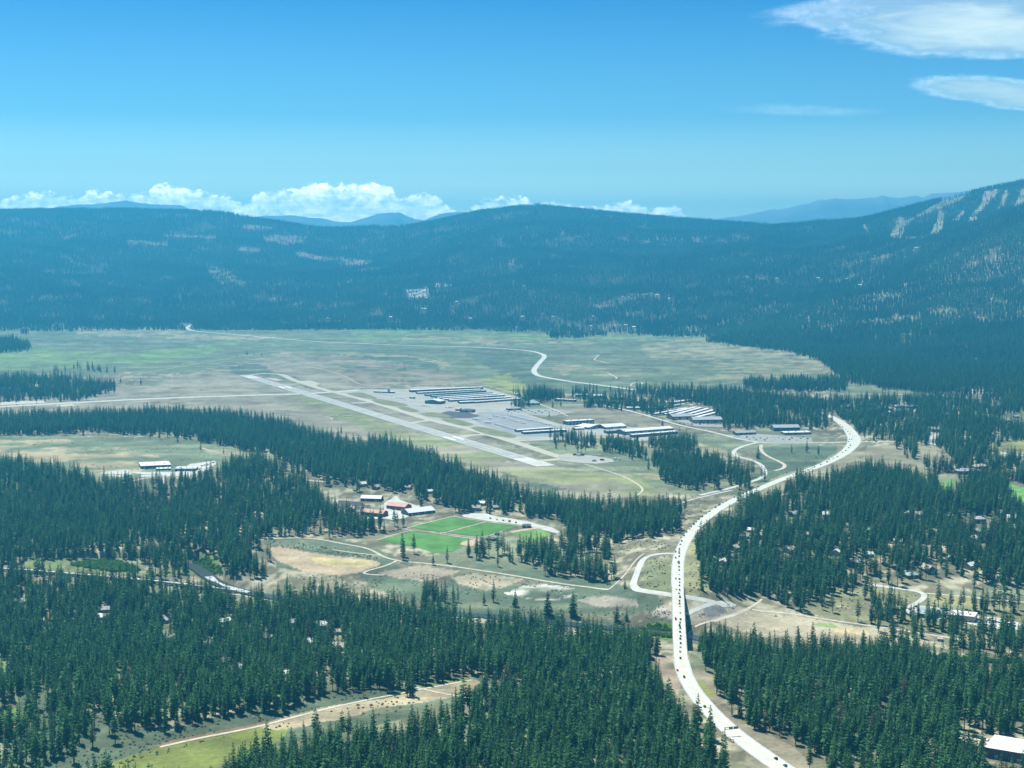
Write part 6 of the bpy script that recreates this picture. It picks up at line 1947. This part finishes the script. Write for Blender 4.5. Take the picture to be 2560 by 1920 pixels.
def on_highway(px, row):
    z = np.interp(row, _hwy_rows, _hwy_z)
    for _ in range(2):
        x, y = at_z(px, row, z)
        i = int(np.argmin((HWY_W[:, 0] - x) ** 2 + (HWY_W[:, 1] - y) ** 2))
        z = HWY_W[i, 2]
    t = HWY_W[min(i + 1, len(HWY_W) - 1)] - HWY_W[max(i - 1, 0)]
    return (float(x), float(y), float(z) + 0.03), math.atan2(t[1], t[0])
_o = np.argsort(to_px(HWY_W[:, 0], HWY_W[:, 1], HWY_W[:, 2])[1])
_hwy_rows = to_px(HWY_W[:, 0], HWY_W[:, 1], HWY_W[:, 2])[1][_o]; _hwy_z = HWY_W[_o, 2]

def c2(l): return [(1500 + x / 5.53, 1150 + y / 5.53) for x, y in l]
def c3(l): return [(1550 + x / 5.53, 1400 + y / 5.53) for x, y in l]
def c6(l): return [(1700 + x / 2.572, 850 + y / 2.572) for x, y in l]
Q_BRIDGE = c3([(823, 268), (823, 312), (822, 357), (823, 418), (815, 467), (828, 517), (822, 570), (822, 607), (827, 645), (833, 733), (837, 825), (830, 870), (823, 912), (832, 945), (830, 998), (838, 1053), (833, 1093), (838, 1155), (835, 1207), (828, 1268), (835, 1362)])
Q_NORTH = c2([(1097, 1235), (1093, 1262), (1095, 1290), (1095, 1337), (1090, 1405), (1092, 1430), (1092, 1480), (1093, 1525), (1092, 1585), (1097, 1650)]) + c3([(813, 48), (818, 97), (817, 143), (817, 202)])[2:]
Q_CURVE = c2([(2190, 375), (2025, 448), (1975, 465), (1935, 475), (1860, 518), (1748, 568), (1685, 608), (1650, 625), (1598, 660), (1515, 715), (1465, 745), (1415, 787), (1368, 822), (1333, 858), (1300, 892), (1262, 928), (1240, 955), (1200, 1000), (1163, 1050), (1130, 1125), (1110, 1170)])
Q_FAR = c6([(1095, 680), (1085, 695), (1066, 713), (1045, 724), (1012, 752), (985, 762), (960, 770), (946, 786), (905, 802), (865, 818), (842, 830), (823, 838), (795, 848), (765, 854), (745, 861), (728, 867)])
Q_TOP = c6([(1104, 640), (1110, 622), (1092, 606), (1078, 590), (1062, 578), (1045, 562), (1090, 640), (1085, 655), (1060, 600), (1030, 548)])
ONC = [('suv', 'silver', c2([(1118, 1072)])[0], 'pale car heading away from the queue on the curve above the bridge'),
       ('suv', 'black', c2([(1045, 1275)])[0], 'dark car in the left lane, just above the exit ramp mouth'),
       ('suv', 'dark grey', c2([(1045, 1358)])[0], 'dark grey car in the left lane, just below the exit ramp mouth'),
       ('sedan', 'red', c2([(1048, 1645)])[0], 'reddish car in the left lane between the ramp and the bridge'),
       ('sedan', 'dark blue', c3([(770, 262)])[0], 'dark blue car in the left lane at the far end of the bridge'),
       ('sedan', 'silver', c3([(780, 412)])[0], 'pale silver car in the left lane on the far half of the bridge'),
       ('van', 'dark grey', c3([(770, 825)])[0], 'long grey van alone in the left lane mid-bridge'),
       ('sedan', 'red', c3([(795, 1530)])[0], 'small red car in the left lane just below the bridge'),
       ('sedan', 'silver', c3([(800, 30)])[0], 'pale car abreast of the queue above the bridge')]
cols = ['black', 'dark grey', 'black', 'dark blue', 'silver', 'black', 'dark grey', 'white', 'black', 'dark grey']
kinds = ['suv', 'sedan', 'suv', 'suv', 'sedan', 'van', 'suv']
qi = 0
for pts, lab, grp in ((Q_BRIDGE, 'one of the small cars queued nose to tail in the right lane of the bridge', 'cars queued on the bridge'), (Q_NORTH, 'one of the cars queued in the straight between the bridge and the curve', 'cars queued above the bridge'),
                      (Q_CURVE, 'one of the cars queued round the long pale highway curve', 'cars queued on the curve'), (Q_FAR, 'one of the tiny cars queued on the far stretch below the junction', 'cars queued below the junction'),
                      (Q_TOP, 'one of the tiny cars waiting at the far junction', 'cars at the far junction')):
    for p in pts:
        loc, rz = on_highway(*p)
        make_car(kinds[qi % 7], cols[(qi * 3) % 10], loc, rz + math.pi, lab, grp, parts=False)
        qi += 1
for k, c, p, lab in ONC:
    loc, rz = on_highway(*p)
    make_car(k, c, loc, rz, lab, parts=True, cat='van' if k == 'van' else 'car')
NEARC = [('suv', 'black', (1710.5, 1694), 0, 'dark car alone on the pale bend just below the bridge'), ('suv', 'dark grey', (1761.3, 1767.3), math.pi, 'dark car squeezed between the pines where the highway narrows from view'),
         ('van', 'white', (1830.3, 1853), 0, 'white van with dark windows in the left lane just past the sign gantry'), ('suv', 'black', (1939.6, 1897.8), math.pi, 'black car at the bottom of the highway, the upper of two'),
         ('suv', 'dark grey', (1962.7, 1915.6), math.pi, 'black car at the very bottom edge, the lower of two')]
for k, c, p, r, lab in NEARC:
    loc, rz = on_highway(*p)
    make_car(k, c, loc, rz + r, lab, parts=True, cat='van' if k == 'van' else 'car')
# parked and waiting cars off the highway
def parked(spots, lab, grp, rz=0.3, seed=0):
    rg = random.Random(seed)
    x, y, z = ground([p[0] for p in spots], [p[1] for p in spots])
    for i in range(len(spots)):
        make_car(rg.choice(['suv', 'sedan', 'van', 'suv']), rg.choice(['white', 'silver', 'black', 'dark grey', 'white', 'dark blue', 'red']), (x[i], y[i], z[i] + 0.45), rz + rg.uniform(-.12, .12), lab, grp, parts=False)
parked(c6([(1180, 650), (1215, 653), (1262, 656), (1440, 656), (1490, 658)]), 'tiny car waiting on the side road right of the junction', 'cars on the side road', 0.0, 1)
parked([(1845 + 9 * k + (k * 7) % 5, 1093 + (k * 5) % 9) for k in range(20)], 'tiny car parked in the busy roadside commercial yard', 'cars in the commercial yard', 0.9, 2)
parked([(1262 + 8.5 * k, 1027 + (k * 3) % 7) for k in range(17)], 'tiny car parked in the terminal car park beyond the tie-down apron', 'cars in the terminal car park', 0.7, 3)
parked([(1700 + 10 * k, 1060 + (k % 2) * 1.5) for k in range(11)], 'tiny car parked in front of the grey-roofed warehouses', 'cars by the warehouses', 0.4, 4)
parked([(1020, 1271), (1030, 1272), (1015, 1267), (1044, 1276)], 'dark car parked beside the red-walled buildings', 'cars by the red buildings', 0.5, 5)
parked([(1226 + 16 * k, 1297 + 2.6 * k) for k in range(5)], 'car parked along the pale strip above the upper sports fields', 'cars by the sports fields', 1.2, 6)
parked([(2275, 1524), (2283, 1521), (2291, 1518), (2280, 1532), (2300, 1524)], 'car parked at the head of the yard by the teal-roofed shed', 'cars by the teal shed', 0.8, 7)
parked([(2472 + 9 * k, 1552 + 2 * k) for k in range(8)], 'car parked in the yard right of the white-roofed tan warehouse', 'cars by the warehouse', 0.2, 8)
parked([(2420 + 7 * k, 1838 + 2 * k) for k in range(8)], 'car parked in tree shade above the corner building at bottom right', 'cars by the corner building', 0.9, 9)
parked([(505 + 7 * k, 1166 - 2.0 * k) for k in range(5)], 'car parked on the curving drive of the left compound', 'cars by the left compound', 0.6, 10)
parked([(976, 1330), (984, 1329), (992, 1327)], 'car parked on the dirt pull-off left of the lower sports field', 'cars by the lower field', 0.4, 11)

# vehicles and tanks on the end pad of the runway
PAD = [('truck', 'dark grey', (1438, 1139), 'grey lorry, left end of the group parked on the runway end pad'), ('truck', 'white', (1447, 1140.5), 'white lorry in the left group on the runway end pad'), ('truck', 'dark blue', (1456, 1140), 'dark lorry at the right of the left group on the runway end pad'),
       ('van', 'white', (1484, 1139.5), 'white van, left of three at the back of the runway end pad'), ('van', 'white', (1492, 1140.5), 'white van, middle of three at the back of the runway end pad'), ('truck', 'white', (1501, 1141), 'white box lorry, right of three at the back of the runway end pad'),
       ('truck', 'silver', (1486, 1154), 'long pale trailer nearest the front edge of the runway end pad'), ('truck', 'dark grey', (1506, 1152), 'dark lorry right of the pale trailer on the runway end pad')]
for k, c, p, lab in PAD:
    g = G(*p)
    make_car(k, c, (g[0], g[1], 0.5), 0.15, lab, parts=True, cat='lorry' if k == 'truck' else 'van')
for p, lab in (((1538, 1149), 'round white tank at the dirt end of the runway pad, left one'), ((1548.5, 1150), 'round white tank at the dirt end of the runway pad, right one')):
    g = G(*p)
    m = MB()
    m.loft([[(r * math.cos(6.2832 * k / 14), r * math.sin(6.2832 * k / 14), z) for k in range(14)] for r, z in ((2.2, 0), (2.6, 1.2), (2.4, 2.8), (1.5, 3.8), (0.3, 4.2))])
    o = m.build('storage_tank', 'roof_white'); o.location = (g[0], g[1], 0.0)
    tag(o, lab, 'tank')

# ------------------------------------------------------------------ aeroplanes
def make_plane(loc, rz, label, group, trim=None):
    t = tag(empty('aeroplane', loc, rz), label, 'aeroplane', group)
    m = MB()
    ring = lambda x, r, z, sq=1.0: [(x, r * math.cos(6.2832 * k / 10), z + sq * r * math.sin(6.2832 * k / 10)) for k in range(10)]
    m.loft([ring(3.4, .15, 1.15), ring(3.2, .42, 1.15), ring(2.2, .55, 1.2), ring(1.2, .66, 1.45, 1.15), ring(-.4, .66, 1.5, 1.15), ring(-2.4, .34, 1.35), ring(-4.4, .12, 1.45)])
    m.build('fuselage', 'plane_white', t)
    m = MB()
    m.loft([[(x0, y, z) for (x0, z) in ((1.3, 2.22), (.9, 2.34), (-.3, 2.22), (.4, 2.18))] if abs(y) < 3 else [(x0 - .2, y, z + .12) for (x0, z) in ((1.2, 2.22), (.9, 2.31), (0.0, 2.22), (.5, 2.19))] for y in (-5.6, -2.9, 2.9, 5.6)])
    m.build('wing', 'plane_white', t)
    m = MB(); m.box(-4.4, -3.5, -1.75, 1.75, 1.5, 1.58); m.build('tailplane', 'plane_white', t)
    m = MB(); m.prism([(-4.6, 1.5), (-3.2, 1.5), (-4.1, 2.9), (-4.6, 2.9)], -.06, .06, 'y'); m.v = [(x, y, z) for x, y, z in m.v]; m.build('tail_fin', 'plane_trim', t)
    m = MB(); m.box(.3, 1.35, -.7, .7, 1.75, 2.05); m.build('cockpit_window', 'glass', t)
    m = MB()
    for (x, y) in ((2.4, 0), (.1, 1.1), (.1, -1.1)):
        m.tube((x, y - .1, .28), (x, y + .1, .28), .28, n=8)
        m.tube((x, y, .3), (x, y * .4, 1.1), .06, n=5)
    m.build('landing_gear', 'tyre', t)
    m = MB(); m.box(3.42, 3.5, -.06, .06, .25, 2.05); m.build('propeller', 'dark_steel', t)
    return t
def c4(l): return [(1000 + x / 5.144, 930 + y / 5.144) for x, y in l]
ROWS = [(c4([(1400 + 33.0 * k, 562 + 7.7 * k + (k % 3) * 2) for k in range(17)]), 'small white aeroplane parked in the long row at the back edge of the tie-down apron', 'aeroplanes in the back row'),
        (c4([(1205, 570), (1245, 578), (1315, 592), (1350, 595), (1140, 604), (1165, 606)]), 'small white aeroplane parked in the scattered upper group of the tie-down apron', 'aeroplanes in the upper group'),
        (c4([(940, 612), (972, 615), (1008, 620)]), 'white aeroplane in the short row at the left edge of the tie-down apron', 'aeroplanes at the left edge'),
        (c4([(1412, 618), (1445, 625), (1478, 638), (1508, 644), (1565, 660), (1597, 666)]), 'small white aeroplane in the middle row of the tie-down apron', 'aeroplanes in the middle row'),
        (c4([(1100, 655), (1130, 658), (1158, 660)]), 'white aeroplane left of the front row, alone with two others', 'aeroplanes left of the front row'),
        (c4([(1222, 680), (1248, 686), (1275, 692), (1300, 700), (1332, 710), (1360, 718), (1392, 728), (1424, 736), (1456, 742)]), 'white aeroplane parked in the close-packed front row of the tie-down apron', 'aeroplanes in the front row'),
        (c4([(600, 462), (640, 464), (662, 462)]), 'white jet-like aeroplane parked left of the dark terminal', 'aeroplanes by the terminal'),
        (c4([(300, 438), (335, 446), (378, 454)]), 'aeroplane parked in front of the big gabled hangar', 'aeroplanes by the gabled hangar'),
        ([(951, 985), (960, 986.5), (968, 988), (978, 990), (992, 994), (999, 996), (1006, 997), (1014, 1001)], 'white aeroplane in the line along the far apron below the control building', 'aeroplanes on the far apron'),
        ([(870, 1041.5), (862, 1042), (878, 1041)], 'white glider-like aeroplane resting on the grass left of the runway', 'gliders on the grass'),
        ([(828, 1041), (840, 1041)], 'white glider-like aeroplane farthest left on the runway grass', 'gliders farther left on the grass')]
pl0 = None
for r, (pts, lab, grp) in enumerate(ROWS):
    x, y, z = ground([p[0] for p in pts], [p[1] for p in pts])
    for i in range(len(pts)):
        rz = (-0.9 if r % 2 else 2.3) + 0.1 * math.sin(7 * i + r)
        s = 1.6 if r in (2, 4, 6) else 1.3
        if pl0 is None:
            pl0 = make_plane((x[i], y[i], 0.45), rz, lab, grp)
        else:
            dup(pl0, (x[i], y[i], 0.45), rz, lab, grp, s)

# ------------------------------------------------------------------ goods train along the river
def make_wagon(loc, rz, label, group):
    t = tag(empty('rail_wagon', loc, rz), label, 'rail wagon', group)
    m = MB(); m.box(-7.4, 7.4, -1.45, 1.45, 1.15, 4.1); m.build('body', 'roof_tan', t)
    m = MB(); m.prism([(-1.55, 4.1), (-1.0, 4.5), (1.0, 4.5), (1.55, 4.1)], -7.5, 7.5, 'x'); m.build('roof', 'roof_white', t)
    m = MB(); m.box(-7.9, 7.9, -.9, .9, .85, 1.147); m.build('frame', 'dark_steel', t)
    m = MB()
    for x in (-5.6, -4.0, 4.0, 5.6):
        m.tube((x, -.8, .5), (x, .8, .5), .46, n=10)
    m.build('bogie', 'dark_steel', t)
    return t
TR = [(-60, 1424), (0, 1428), (60, 1431.5), (140, 1438), (230, 1445), (300, 1452), (380, 1459), (450, 1466), (520, 1475), (600, 1485)]
tx, ty, tz = ground([p[0] for p in TR], [p[1] for p in TR])
TP = _smooth_line(catmull(np.stack([tx, ty], 1), 4.0), 40)
v_, f_ = ribbon_strip(TP, 4.4, 0.28)
RIBBONS.append((TP, 9.0))
tag(link_mesh('railway', v_, f_, 'dirt'), kind='structure')
s_ = np.concatenate([[0], np.cumsum(np.linalg.norm(np.diff(TP, axis=0), axis=1))])
wag = None
k = 12.0
while k < s_[-1] - 10:
    i = int(np.searchsorted(s_, k))
    p, q = TP[max(0, i - 3)], TP[min(len(TP) - 1, i + 3)]
    rz = math.atan2(q[1] - p[1], q[0] - p[0])
    c = 0.5 * (p + q)
    loc = (c[0], c[1], float(H(c[0], c[1])) + 0.3)
    lab, grp = 'white-roofed goods wagon in the long train along the river at left', 'wagons of the goods train'
    if wag is None: wag = make_wagon(loc, rz, lab, grp)
    else: dup(wag, loc, rz, lab, grp)
    k += 16.4

# ------------------------------------------------------------------ sign gantry, poles, benches of rubble
def build_gantry():
    A = G(1812, 1841.5)
    loc, rz = on_highway(1826, 1845)
    d = np.array([math.cos(rz), math.sin(rz)]); n = np.array([d[1], -d[0]])
    if n[0] < 0: n = -n
    t = tag(empty('sign_gantry', A, math.atan2(n[1], n[0])), 'steel sign gantry with two panels reaching over the highway near the bottom', 'road sign')
    m = MB(); m.tube((0, 0, -.5), (0, 0, 8.4), .42, .34, 10); m.build('post', 'dark_steel', t)
    m = MB()
    for z in (6.3, 8.0):
        m.tube((0, 0, z), (12.6, 0, z), .22, n=6)
    for k in range(9):
        m.tube((k * 1.5, 0, 6.3 if k % 2 else 8.0), (k * 1.5 + 1.5, 0, 8.0 if k % 2 else 6.3), .07, n=5)
    m.tube((12.6, 0, 6.3), (12.6, 0, 8.0), .13, n=6)
    m.build('arm', 'dark_steel', t)
    for x0, x1 in ((3.8, 7.2), (8.2, 12.2)):
        m = MB(); m.box(x0, x1, -.32, -.2, 6.0, 8.4); m.build('sign_panel', 'sign_back', t)
build_gantry()

def build_poles():
    spots = [(1903, 1497, 14), (2104, 1522, 13), (2315, 1548, 13), (2560, 1577, 13), (2800, 1600, 13)]
    tops = []
    for i, (px, row, h) in enumerate(spots):
        g = G(px, row)
        t = tag(empty('utility_pole', (g[0], g[1], g[2])), ['wooden utility pole beside the railway curve right of the bridge', 'wooden utility pole among the young pines above the tan field', 'wooden utility pole near the teal-roofed shed', 'wooden utility pole at the right edge beyond the yard', 'wooden utility pole past the right edge'][i], 'utility pole', 'utility poles')
        m = MB(); m.tube((0, 0, -.5), (0, 0, h), .2, .14, 8); m.build('post', 'wall_wood', t)
        m = MB(); m.box(-.1, .1, -1.3, 1.3, h - 1.2, h - 1.0); m.build('crossarm', 'wall_wood', t)
        tops.append(Vector((g[0], g[1], g[2] + h - 0.95)))
    for off, lab in ((-1.2, 'near strand of the power line sagging between the poles at right'), (1.2, 'far strand of the power line sagging between the poles at right')):
        m = MB()
        for a, b in zip(tops[:-1], tops[1:]):
            pts = []
            for k in range(13):
                u = k / 12.0
                p = a.lerp(b, u); p.z -= 4.0 * 2.2 * u * (1 - u); p.y += off
                pts.append(p)
            for p, q in zip(pts[:-1], pts[1:]):
                m.tube(p, q, .07, n=4)
        tag(m.build('power_line', 'steel'), lab, 'power line')
build_poles()

def build_piles():
    for i, (px, row, r, h, mt, lab) in enumerate([(1640, 1537, 7, 2.4, 'rubble', 'pale rubble heap left of the bridge, nearest the road'), (1652, 1531, 5, 2.2, 'wall_tan', 'brown rubble heap left of the bridge, beside the pale one'), (1668, 1530, 5, 2.0, 'wall_tan', 'brown rubble heap closest to the bridge on its left'),
                                                  (1816, 1511, 6, 2.0, 'roof_white', 'white material heap at the head of the yard right of the bridge'), (1826, 1516, 5, 1.6, 'roof_white', 'second white material heap in the yard right of the bridge'), (1753, 1537, 5, 2.0, 'dark_steel', 'dark heap beside the yard track right of the bridge')]):
        g = G(px, row)
        rg = random.Random(i)
        m = MB()
        for k in range(40):
            a, q = rg.random() * 6.28, math.sqrt(rg.random())
            s = rg.uniform(.5, 1.3)
            c = Vector((r * q * math.cos(a), r * q * math.sin(a), h * (1 - q) * 0.9))
            P = [c + Vector((rg.uniform(-s, s), rg.uniform(-s, s), rg.uniform(-s * .4, s))) for _ in range(5)]
            m.add(P, [(0, 1, 2), (0, 2, 3), (0, 3, 4), (1, 2, 4), (2, 3, 4), (0, 1, 4)])
        o = m.build('rubble_heap', mt); o.location = g
        tag(o, lab, 'heap')
build_piles()

plant_all()

# ------------------------------------------------------------------ the air: one closed box round camera and scene
def build_haze():
    mb = MB()
    mb.box(-12000, 12000, -600, 25000, -720, 1150)
    m = bpy.data.materials.new('haze_air')
    m.use_nodes = True
    nt = m.node_tree
    nt.nodes.clear()
    out = N(nt, 'ShaderNodeOutputMaterial')
    v = N(nt, 'ShaderNodeVolumePrincipled')
    v.inputs['Color'].default_value = HAZE_COLOR + (1,)
    v.inputs['Density'].default_value = HAZE_DENSITY
    v.inputs['Anisotropy'].default_value = 0.5
    nt.links.new(v.outputs[0], out.inputs['Volume'])
    o = mb.build('haze', m)
    tag(o, kind='stuff')

build_haze()
